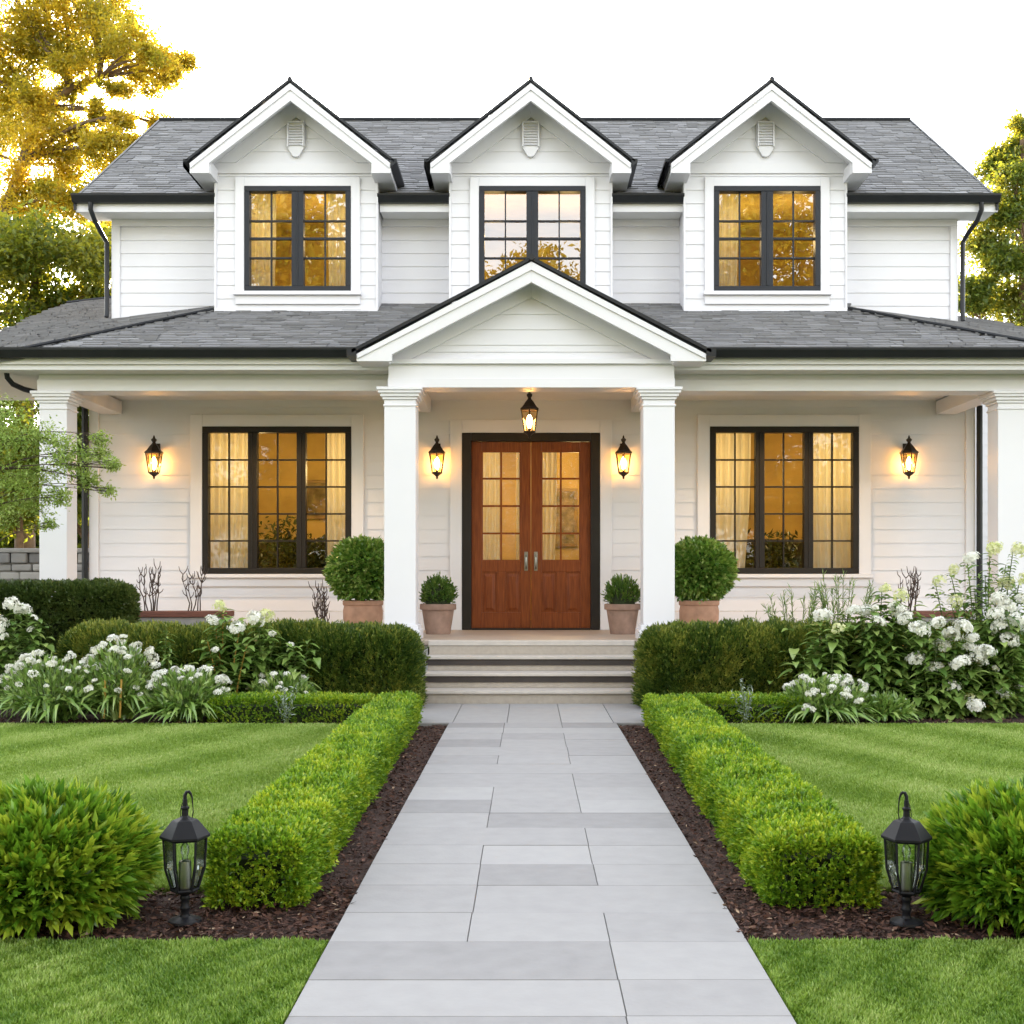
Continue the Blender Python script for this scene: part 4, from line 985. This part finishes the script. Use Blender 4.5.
for h_ in heads_lime: h_.materials.append(M['petalgreen'])
def strap_leaves(n, R_, hgt, w_, seed, ups=.55):
    """arching strap leaves from one crown"""
    q = np.random.default_rng(seed); seg = 6; V, Fc, T = [], [], []
    for i in range(n):
        a = q.uniform(0, 6.283); L_ = R_ * q.uniform(.6, 1.15); hh = hgt * q.uniform(.5, 1.1); w0 = w_ * q.uniform(.6, 1.3); b = len(V); tone = q.normal(.45, .22)
        o = np.array([q.normal(0, R_ * .15), q.normal(0, R_ * .1), 0]); d = np.array([math.cos(a), math.sin(a), 0]); s = np.array([-d[1], d[0], 0]); tw = q.normal(0, .4)
        for k in range(seg + 1):
            t = k / seg; c = o + d * L_ * t + np.array([0, 0, hh * 4 * t * (1 - t * q.uniform(.88, .95)) * .55 + .02]); ww = w0 * math.sin(math.pi * min(1, .12 + .88 * t) ** .8) + .001
            V += [c - (s * math.cos(tw) + np.array([0, 0, math.sin(tw)])) * ww, c + (s * math.cos(tw) + np.array([0, 0, math.sin(tw)])) * ww]
        for k in range(seg): Fc.append((b + 2 * k, b + 2 * k + 1, b + 2 * k + 3, b + 2 * k + 2)); T.append(min(1, max(0, tone)))
    return fastmesh('leaves', np.array(V), np.array(Fc), T)
def clump(px, base, wpx, toppy, label, nh, seed, gold=False, hs_=1.0):
    y = F * H / (base - VY); x = gx(px, y); s = y / F; Rr = wpx * s / 2; hh = (base - toppy) * s; q = np.random.default_rng(seed)
    t = thing('flower_clump', label, 'flowers', (x, y, 0), 'white flower clumps in the beds')
    obj('leaves', strap_leaves(110, Rr * 1.0, hh * .55, .021, seed), 'strap', t)
    # fine leafy mass carrying the blossoms
    n = 1100; u = unit(q.normal(size=(n, 3))); u[:, 2] = abs(u[:, 2]); p = u * np.array([Rr * .82, Rr * .6, hh * .62]) * (q.random((n, 1)) ** .4) + np.array([0, 0, hh * .25])
    obj('foliage', leaves('foliage', p, u + q.normal(size=u.shape) * .5 + np.array([0, 0, .4]), q.uniform(.05, .10, n), .33, q.normal(.5, .22, n)), 'strap', t)
    stm = MB(); gs = MB()
    for i in range(nh):
        a = q.uniform(0, 6.283); rr = math.sqrt(q.random()); ex, ey = rr * math.cos(a), rr * math.sin(a)
        z = hh * (.40 + .56 * math.sqrt(max(0, 1 - rr * rr)) * q.uniform(.85, 1.06)) ; z -= .30 * hh * (ey < 0) * abs(ey) * q.random()
        c = (ex * Rr * .92, ey * Rr * .62, z)
        b = bpy.data.objects.new('blossom', heads_small[int(q.integers(4))]); COL.objects.link(b); b.parent = t; b.location = c
        b.rotation_euler = (q.normal(-.1, .35) + .5 * ey * -1, ex * .5, q.uniform(0, 6)); f = q.uniform(.5, 1.25) * hs_; b.scale = (f, f, f * q.uniform(.8, 1.05))
        stm.tube([(ex * Rr * .25, ey * Rr * .2, hh * .1), (ex * Rr * .7, ey * Rr * .5, z * .6), (c[0], c[1], c[2] - .005)], [.004, .003, .0025], 4, cap=False)
    stm.build('stems', 'stem', t)
    if gold:
        for k in (-.06, .08): gs.tube([(k, -Rr * .45, .05), (k + .02, -Rr * .5, hh * .5)], .009, 6)
        gs.build('ochre_stem', 'stemgold', t)
clump(52, 722, 130, 650, 'low white flower clump at the left edge of the left bed, by the lawn', 48, 3)
clump(118, 721, 92, 634, 'tallest white flower clump in the left bed, with ochre stems', 34, 4, True, 1.15)
clump(187, 722, 104, 664, 'white flower clump beside the left end of the low box hedge', 44, 5)
clump(282, 717, 84, 670, 'small white flower clump behind the left low box hedge', 34, 6, hs_=.9)
clump(826, 723, 108, 672, 'low white flower clump beside the right end of the low box hedge', 44, 7)
clump(886, 722, 62, 694, 'small mostly green strap leaved clump between white flowers on the right', 3, 8)
def broad_leaves(specs):
    """specs: (base, dir, length, width) -> curved two-part leaves with a midrib fold"""
    V, Fc, T = [], [], []
    for o, d, L_, W_, tone in specs:
        o, d = np.array(o, float), unit(np.array(d, float)); s = unit(np.cross(d, (0, 0, 1.)) + 1e-6); up = np.cross(s, d); b = len(V); seg = 5
        for k in range(seg + 1):
            t = k / seg; c = o + d * L_ * t + np.array([0, 0, -L_ * .45 * t * t]); ww = W_ * .5 * math.sin(math.pi * (t * .94 + .03) ** .75)
            V += [c - s * ww + up * ww * .35, c, c + s * ww + up * ww * .35]
        for k in range(seg):
            for j in (0, 1): Fc.append((b + 3 * k + j, b + 3 * k + j + 1, b + 3 * k + j + 4, b + 3 * k + j + 3)); T.append(min(1, max(0, tone)))
    return fastmesh('leaves', np.array(V), np.array(Fc), T)
def tallplant(name, label, px, base, y, stems, leaf=(.15, .08), lmat='broad', heads='big', seed=1, step=.036, hsc=1.0, cat='flowers', group='tall white flowering plants in the beds', smat='stem', low=.12, fill=0):
    """stems: list of (tip px, tip py, has head)"""
    q = np.random.default_rng(seed); x = gx(px, y); t = thing(name, label, cat, (x, y, 0), group); st_ = MB(); sp = []
    for (tx, ty, hd) in stems:
        tip = np.array(P(tx, ty, y + q.uniform(-.15, .15))) - np.array([x, y, 0]); b0 = np.array([tip[0] * .35 + q.normal(0, .03), tip[1] * .5, 0])
        mid = b0 * .4 + tip * .6 + np.array([(b0[0] - tip[0]) * .12, q.normal(0, .03), .06 * tip[2]])
        pts = [b0 * (1 - u) ** 2 + 2 * u * (1 - u) * mid + tip * u * u for u in np.linspace(0, 1, 7)]
        st_.tube(pts, list(np.linspace(.009, .004, 7)), 5); L_tot = max(.1, np.linalg.norm(tip - b0)); n = max(3, int(L_tot / step)); a0 = q.uniform(0, 6)
        for k in range(n):
            u = low + (.97 - low) * k / max(1, n - 1); c = b0 * (1 - u) ** 2 + 2 * u * (1 - u) * mid + tip * u * u
            for m_ in (0, math.pi):
                a = a0 + k * 1.57 + m_ + q.normal(0, .3); e = q.uniform(.0, .55); f = (1 - .35 * u) * q.uniform(.65, 1.3)
                sp.append((c, (math.cos(a), math.sin(a) * .9, e), leaf[0] * f, leaf[1] * f, q.normal(.42, .2)))
        if hd:
            hm = {'big': heads_big, 'small': heads_small, 'lime': heads_lime}[hd if isinstance(hd, str) else heads]
            o = bpy.data.objects.new('bloom', hm[int(q.integers(len(hm)))]); COL.objects.link(o); o.parent = t; o.location = tip + np.array([0, -.12 if fill else 0, .01]); f = q.uniform(.8, 1.15) * hsc
            o.scale = (f, f, f * q.uniform(.85, 1.1)); o.rotation_euler = (q.normal(.25, .25), q.normal(0, .3), q.uniform(0, 6))
    if fill:
        tips = np.array([P(a, b_, y) for a, b_, _ in stems]) - np.array([x, y, 0])
        for k in range(fill):
            tp = tips[int(q.integers(len(tips)))]; u = q.uniform(.05, .93) ** .65; a = q.uniform(0, 6.283)
            c = np.array([tp[0] * (.35 + .65 * u) + q.normal(0, .10), q.normal(.07, .12), tp[2] * u * .96]); f = q.uniform(.6, 1.15)
            sp.append((c, (math.cos(a), math.sin(a) - .4, q.uniform(-.1, .6)), leaf[0] * f, leaf[1] * f * 1.1, q.normal(.52, .22)))
    st_.build('stem', smat, t, 0, True); obj('leaves', broad_leaves(sp), lmat, t)
    return t
tallplant('hydrangea', 'tall white flowering plant at the far left edge of the left bed', 5, 0, 11.0, [(17, 604, 1), (28, 611, 1), (40, 618, 'small'), (36, 630, 'small'), (2, 624, 1), (-12, 606, 1), (10, 637, 'small'), (-18, 640, 1), (30, 655, 0)], seed=2, fill=110)
tallplant('hydrangea', 'leafy stem with lime and white blooms before the hedge, left bed', 228, 0, 11.05, [(223, 607, 'lime'), (216, 621, 1), (240, 628, 1), (219, 650, 'small'), (247, 645, 0), (207, 640, 0)], (.17, .085), seed=5, fill=60, smat='stemgold')
tallplant('hydrangea', 'leafy stem topped by paired white blooms nearest the left porch hedge middle', 262, 0, 11.1, [(258, 620, 1), (268, 617, 'lime'), (254, 655, 0), (275, 634, 'small')], (.15, .075), seed=6, fill=50)
tallplant('hydrangea', 'drooping broad leaved stem in front of the left porch hedge, almost bloomless', 300, 0, 11.1, [(293, 645, 'small'), (308, 640, 0), (286, 655, 0)], (.17, .07), seed=7, fill=50)
tallplant('green_sprout', 'short upright blue green sprout between the left flower clumps', 168, 0, 11.15, [(167, 630, 0), (170, 645, 0)], (.14, .05), seed=8, group=None, cat='plant')
tallplant('hydrangea', 'broad leaved plant with cream blooms at the right porch hedge end', 822, 0, 11.1, [(819, 617, 1), (812, 640, 0), (835, 630, 'lime'), (850, 611, 1), (842, 650, 0), (802, 655, 0)], (.19, .085), seed=9, fill=130)
tallplant('hydrangea', 'leafy plant with tall lime tips in the right bed below the window', 878, 0, 11.1, [(882, 590, 'lime'), (872, 608, 'small'), (897, 597, 'lime'), (862, 612, 1), (900, 618, 1), (888, 630, 0), (870, 640, 0), (905, 648, 0), (915, 610, 0), (890, 655, 0), (875, 622, 1), (893, 610, 1)], (.18, .085), seed=10, fill=170)
tallplant('hydrangea', 'big hydrangea covered in white round blooms in the right bed', 935, 0, 10.9, [(916, 630, 1), (934, 624, 1), (947, 636, 1), (937, 647, 1), (912, 659, 1), (931, 668, 1), (956, 663, 1), (968, 640, 1), (967, 650, 1), (972, 660, 1), (946, 685, 1), (963, 699, 'lime'), (970, 706, 1), (925, 690, 0), (905, 680, 0), (950, 700, 0), (940, 672, 0), (985, 690, 0), (980, 652, 1), (958, 628, 1)], (.17, .085), seed=11, fill=260, step=.035, hsc=1.02)
tallplant('hydrangea', 'hydrangea with white blooms at the right edge before the column', 1005, 0, 10.95, [(990, 614, 1), (1003, 608, 1), (997, 627, 1), (1012, 620, 1), (1020, 628, 1), (990, 669, 'small'), (1001, 683, 'small'), (1006, 691, 1), (998, 694, 1), (1018, 690, 1), (980, 640, 0), (1010, 660, 0), (1022, 660, 0), (985, 700, 0), (1030, 640, 1), (1035, 680, 0), (1005, 640, 1), (995, 600, 1)], (.17, .085), seed=12, fill=260, step=.035, hsc=1.0)
tallplant('tall_shrub', 'tall airy shrub with lime flower tips in front of the right porch column', 985, 0, 11.4, [(935, 582, 'lime'), (950, 571, 'lime'), (951, 603, 'lime'), (967, 560, 1), (990, 551, 'lime'), (1002, 585, 'lime'), (1013, 552, 'lime'), (1020, 580, 'lime'), (975, 590, 0), (985, 575, 0), (1006, 565, 0), (1018, 600, 1), (962, 600, 0)], (.12, .05), fill=420, seed=13, step=.05, low=.3, cat='shrub', group=None)
def spiky(px, base_y, top_y, y, n, spread, label, seed):
    q = np.random.default_rng(seed); x = gx(px, y); zt = H + (VY - top_y) * y / F; t = thing('spiky_shrub', label, 'plant', (x, y, 0), 'fine leaved spiky shrubs'); sb = MB(); pp, dd = [], []
    for i in range(n):
        a = q.uniform(-1, 1); tip = np.array([a * spread, q.normal(0, .12), zt * (1 - .22 * abs(a) * q.random() - .08 * q.random())]); b0 = np.array([a * .08, 0, 0]); pts = [b0 * (1 - u) + tip * u + np.array([-a * spread * .35 * u * (1 - u), 0, 0]) for u in np.linspace(0, 1, 6)]
        sb.tube(pts, [.008, .007, .006, .005, .004, .002], 4)
        for u in np.linspace(.25, 1, 95):
            c = b0 * (1 - u) + tip * u + np.array([-a * spread * .35 * u * (1 - u), 0, 0]); pp.append(c); dd.append(unit(tip - b0) * .9 + q.normal(size=3) * .6)
    sb.build('stem', 'stem', t); obj('leaves', leaves('leaves', np.array(pp), np.array(dd), q.uniform(.04, .10, len(pp)), .13, q.normal(.4, .2, len(pp))), 'broad', t)
spiky(797, 620, 586, 12.3, 15, .42, 'low fine leaved spiky shrub behind the right porch hedge', 3)
spiky(842, 620, 572, 12.35, 16, .34, 'taller fine leaved spiky shrub under the right porch window', 4)
def twigs(px, y, z0, top_y, n, spread, label, seed):
    q = np.random.default_rng(seed); zt = H + (VY - top_y) * y / F; x = gx(px, y); t = thing('bare_twig_plant', label, 'bare plant', (x, y, z0), 'bare twiggy plants along the porch'); b = MB()
    n = int(n * 1.8)
    for i in range(n):
        a = (i - (n - 1) / 2) / max(1, n - 1) * 2; hh = (zt - z0) * q.uniform(.75, 1); p0 = np.array([a * spread * .4, q.normal(0, .03), 0]); p = p0; pts = [p0]; nb = 5
        for k in range(nb): p = p + np.array([a * spread * .05 + q.normal(0, .014), q.normal(0, .012), hh / nb]); pts.append(p)
        b.tube(pts, list(np.linspace(.008, .003, nb + 1)), 6)
        for k in range(2, nb + 1):
            for s in (-1, 1):
                if q.random() < .75: e = pts[k] + np.array([s * q.uniform(.01, .05), q.normal(0, .03), q.uniform(.04, .13)]); b.tube([pts[k], (pts[k] + e) / 2 + [s * .01, 0, -.005], e], [.006, .005, .003], 5)
    b.build('twig', 'twig', t, 0, True)
def trough(x0, x1, y, label):
    t = thing('planter_trough', label, 'planter', ((x0 + x1) / 2, y, FL), 'wooden troughs along the porch'); h = (x1 - x0) / 2
    MB().box(-h, h, -.15, .15, .0, .22).build('box', 'stone', t, .01); MB().box(-h - .03, h + .03, -.18, .18, .221, .285).build('ledge', 'troughwood', t, .008)
    return t
trough(gx(128, 13.6), gx(228, 13.6), 13.6, 'low stone trough with reddish wooden ledge under the left porch wall')
trough(gx(900, 13.6), gx(965, 13.6), 13.6, 'low stone trough with reddish wooden ledge under the right porch wall')
twigs(152, 13.6, FL + .285, 566, 4, .14, 'tall bare twigs in the left trough under the leftmost wall lantern', 3)
twigs(194, 13.6, FL + .285, 574, 3, .16, 'shorter bare twigs in the left trough at the window edge', 4)
twigs(322, 13.6, FL, 588, 5, .10, 'reddish bare stems beside the big left ball shrub pot', 5)
twigs(911, 13.6, FL + .285, 573, 4, .14, 'bare twigs in the right trough below the rightmost wall lantern', 6)
def silver(px, base, top, label, seed):
    q = np.random.default_rng(seed); y = F * H / (base - VY); zt = H + (VY - top) * y / F; x = gx(px, y); t = thing('silver_sprig', label, 'plant', (x, y, 0), 'pale sprigs by the low hedges'); b = MB(); pp, dd = [], []
    for i in range(7):
        tip = np.array([q.normal(0, .05), q.normal(0, .03), zt * q.uniform(.6, 1)]); b.tube([(0, 0, 0), tip * .5 + [0, 0, .02], tip], [.004, .003, .002], 4)
        for u in np.linspace(.2, 1, 18): pp.append(tip * u); dd.append(q.normal(size=3) + [0, 0, .6])
    b.build('stem', 'stem', t); obj('leaves', leaves('leaves', np.array(pp), np.array(dd), q.uniform(.03, .06, len(pp)), .25, q.random(len(pp))), 'silver', t)
silver(287, 726, 684, 'pale silvery sprig in front of the left low box hedge arm', 3)
silver(746, 726, 680, 'pale silvery sprig in front of the right low box hedge arm', 5)

# ------------------------------------------------------------------ trees
def tree(name, label, base, trunk, clusters, lmat, leaf, n_per, seed, group=None, tr=.3, ww=.55, up=.1, tonec=.5, cat='tree', bark='bark', tipmat=None, flat=.7, sub=7, br=.019):
    """trunk: list of points; clusters: (centre, radius). Each cluster breaks into clumps of leaves round twigs."""
    q = np.random.default_rng(seed); base = np.array(base, float); t = thing(name, label, cat, tuple(base), group); b = MB(); tk = [np.array(p, float) for p in trunk]
    b.tube([p - base for p in tk], list(np.linspace(tr, tr * .3, len(tk))), 10)
    pp, dd, tt, ll = [], [], [], []
    for (c, r) in clusters:
        c = np.array(c, float); d = [np.linalg.norm(c - p) + max(0, p[2] - c[2]) * 1.5 for p in tk]; j = int(np.argmin(d)); s = tk[j]
        mid = (s + c) / 2 + np.array([0, 0, .12 * np.linalg.norm(c - s)]) + q.normal(0, .08, 3) * np.linalg.norm(c - s)
        bp = [s * (1 - u) ** 2 + 2 * u * (1 - u) * mid + c * u * u for u in np.linspace(0, 1, 7)]
        r0 = min(tr * .45, br * .6 + br * np.linalg.norm(c - s)); b.tube([p - base for p in bp], list(np.linspace(r0, r0 * .25, 7)), 6)
        for k in range(sub):
            u = unit(q.normal(size=3)); cc = c + u * np.array([1, 1, flat]) * r * q.uniform(.35, .95); rr = r * q.uniform(.3, .58)
            st_ = bp[int(q.integers(3, 7))]; b.tube([st_ - base, (st_ + cc) / 2 - base + [0, 0, .05 * r], cc - base], [r0 * .3, r0 * .2, r0 * .08 + .003], 4, cap=False)
            n = int(n_per * r / sub); g_ = q.normal(size=(n, 3)) * np.array([1, 1, .65]) * rr * .62
            pp.append(cc + g_); dd.append(q.normal(size=(n, 3)) + unit(g_) * .5 + [0, 0, up]); tt.append(np.full(n, tonec + q.normal(0, .16)) + q.normal(0, .14, n)); ll.append(leaf * q.uniform(.6, 1.35, n))
    b.build('trunk', bark, t, 0, True)
    obj('crown', leaves('crown', np.concatenate(pp) - base, np.concatenate(dd), np.concatenate(ll), ww, np.concatenate(tt)), lmat, t)
    return t
q = np.random.default_rng(99)
def cl(lst, y, jit=1.2): return [(P(px, py, y + q.uniform(-jit, jit)), r * y / F) for px, py, r in lst]
ty = 26.0
tree('golden_tree', 'tall golden backlit tree with arching branch rising behind the left roof edge', (gx(-95, ty), ty, 0),
     [(gx(-95, ty), ty, 0), P(-60, 420, ty), P(-25, 300, ty), P(5, 215, ty), P(22, 165, ty), P(42, 110, ty), P(70, 88, ty), P(100, 78, ty)],
     cl([(0, 20, 45), (45, 10, 40), (85, 20, 38), (118, 12, 32), (60, 45, 38), (105, 45, 34), (138, 48, 30), (20, 60, 36), (165, 68, 20), (182, 62, 11), (140, 80, 22), (118, 88, 15), (75, 62, 24),
         (62, 120, 30), (45, 145, 34), (85, 135, 18), (10, 130, 30), (35, 180, 34), (80, 170, 30), (110, 150, 24), (135, 140, 26), (155, 122, 15), (100, 195, 24), (15, 100, 24), (-25, 60, 50), (-30, 150, 50), (-60, 0, 50), (30, 220, 36), (85, 215, 28), (128, 172, 22), (100, 112, 14), (120, 118, 14), (30, 240, 30), (60, 195, 24), (150, 60, 18), (35, 95, 20), (70, 95, 16), (-10, -30, 40), (50, -35, 40), (100, -25, 30)], ty),
     'gold', .085, 4200, 3, tr=.2, tonec=.55)
ty = 22.0
tree('green_tree', 'dark green leafy tree below the golden tree, behind the left porch roof', (gx(25, ty), ty, 0),
     [(gx(25, ty), ty, 0), P(25, 420, ty), P(30, 320, ty), P(40, 260, ty)],
     cl([(10, 265, 46), (60, 245, 40), (95, 270, 34), (40, 300, 46), (80, 310, 40), (0, 320, 40), (-30, 260, 50), (110, 240, 16), (112, 300, 20), (-40, 330, 50), (75, 250, 30), (100, 255, 22), (20, 235, 30), (95, 320, 30), (50, 345, 40), (90, 360, 40), (10, 370, 50)], ty, .9), 'green', .11, 2800, 5, tr=.2)
ty = 24.0
tree('green_tree', 'green and gold conifer standing behind the right roof end', (gx(1030, ty), ty, 0),
     [(gx(1030, ty), ty, 0), P(1028, 400, ty), P(1026, 250, ty), P(1024, 120, ty)],
     cl([(1020, 128, 14), (1008, 150, 18), (1030, 155, 26), (990, 170, 16), (1012, 185, 26), (980, 200, 16), (1000, 215, 28), (1032, 210, 34), (985, 245, 22), (1010, 255, 32), (980, 285, 24), (1005, 300, 32), (1035, 270, 36), (975, 312, 18), (1045, 320, 40), (1050, 130, 30), (1060, 200, 40)], ty, .9), 'cone', .09, 4200, 6, tr=.25)
# dark shrubs and stone wall seen past the left porch end
ty = 17.6
for i, (px, py, r, lab) in enumerate(((20, 470, 60, 'dark bush behind the stone wall, seen left of the left porch column'), (85, 460, 45, 'dark bush behind the stone wall, seen right of the left porch column'), (-70, 450, 90, 'dark bush behind the stone wall beyond the left picture edge'))):
    y = 18.6 + i * .5
    tree('bush', lab, (gx(px, y), y, 0), [(gx(px, y), y, 0), P(px, 540, y), P(px, 480, y)], cl([(px + q.uniform(-r, r) * .8, py + q.uniform(-95, 60), r * .6) for k in range(14)], y, .5), 'green', .10, 2200, 20 + i, 'dark bushes behind the stone wall', tr=.08, cat='bush', tonec=.3)
sw_ = thing('stone_wall', 'low grey stone garden wall left of the porch', 'wall', (-9.0, 17, 0))
sb = MB(); z = 0; q2 = random.Random(4)
while z < 1.62:
    h = q2.uniform(.09, .17); x = -4.5
    while x < 3.4:
        wd = q2.uniform(.11, .36); o_ = q2.uniform(0, .06); sb.box(x + .008, x + wd - .008, -.02 - o_, .3, z + .008, z + h - .008, q2.random()); x += wd
    z += h
sb.build('stones', 'stone', sw_, .02); MB().box(-4.5, 3.4, .01, .28, 0, z - .02).build('mortar', 'joint', sw_); MB().box(-4.6, 3.45, -.08, .36, z - .005, z + .06).build('coping', 'stone', sw_, .015)
# far hedge line behind the plot so that no bare horizon shows
hedge('boundary_hedge', 'tall dark boundary hedge far behind the house', 'hedge', [(-40, 40, 34, 36, 4.2)], 'green', 60, .28, .5, .3, 6, None, 63, .2, None, .3, .35, .25, .4)
# young tree in front of the left column
ty = 12.45
tree('young_tree', 'airy young tree with fine light green leaves in front of the left porch column', (gx(-28, 11.9), 11.9, 0),
     [(gx(-28, 11.9), 11.9, 0), P(-26, 560, 11.9), P(-18, 510, 11.9), P(-5, 470, 11.9), P(5, 440, 11.9)],
     cl([(0, 420, 24), (15, 445, 26), (40, 440, 22), (10, 475, 28), (45, 470, 24), (72, 462, 20), (95, 455, 16), (112, 465, 9), (85, 480, 16), (108, 490, 8), (35, 500, 22), (60, 498, 14), (5, 510, 22), (-25, 450, 36), (-25, 500, 36), (100, 440, 10), (62, 445, 16), (48, 525, 8)], 11.9, .25), 'airy', .036, 3000, 31, tr=.03, ww=.5, cat='tree', bark='twig', sub=12, br=.0045, flat=.8)
# trees across the street, facing the house: they show in the upper window panes
first = None
for i, (x, y, s, lab) in enumerate(((.3, -18, 1.1, 'golden street tree opposite the front door'), (4.9, -18.5, 1.1, 'golden street tree opposite the gap right of the middle dormer'), (-4.9, -18.5, 1.08, 'golden street tree opposite the gap left of the middle dormer'), (9.6, -18, 1.2, 'golden street tree opposite the right dormer'), (-9.6, -18, 1.2, 'golden street tree opposite the left dormer'), (14.6, -19, 1.15, 'golden street tree opposite the right house corner'), (-14.6, -19, 1.2, 'golden street tree opposite the left house corner'))):
    if first is None:
        cls = [((x + q.normal(0, 1.7) * (1.1 - zz / 20), y + q.normal(0, 1.2), zz), 1.7) for zz in (1.5, 3, 4.2, 5.4, 6.5, 7.6, 8.7, 9.8, 10.9, 12, 12.9) for _ in range(3)] + [((x, y, 14.0), 1.0)]
        first = tree('street_tree', lab, (x, y, 0), [(x, y, 0), (x, y, 4), (x + .2, y, 8), (x, y, 12.5)], cls, 'gold', .27, 480, 44, 'golden trees across the street', tr=.3)
    else: dup(first, (x, y, 0), lab, rz=i * 1.3, scale=(s, s, s))
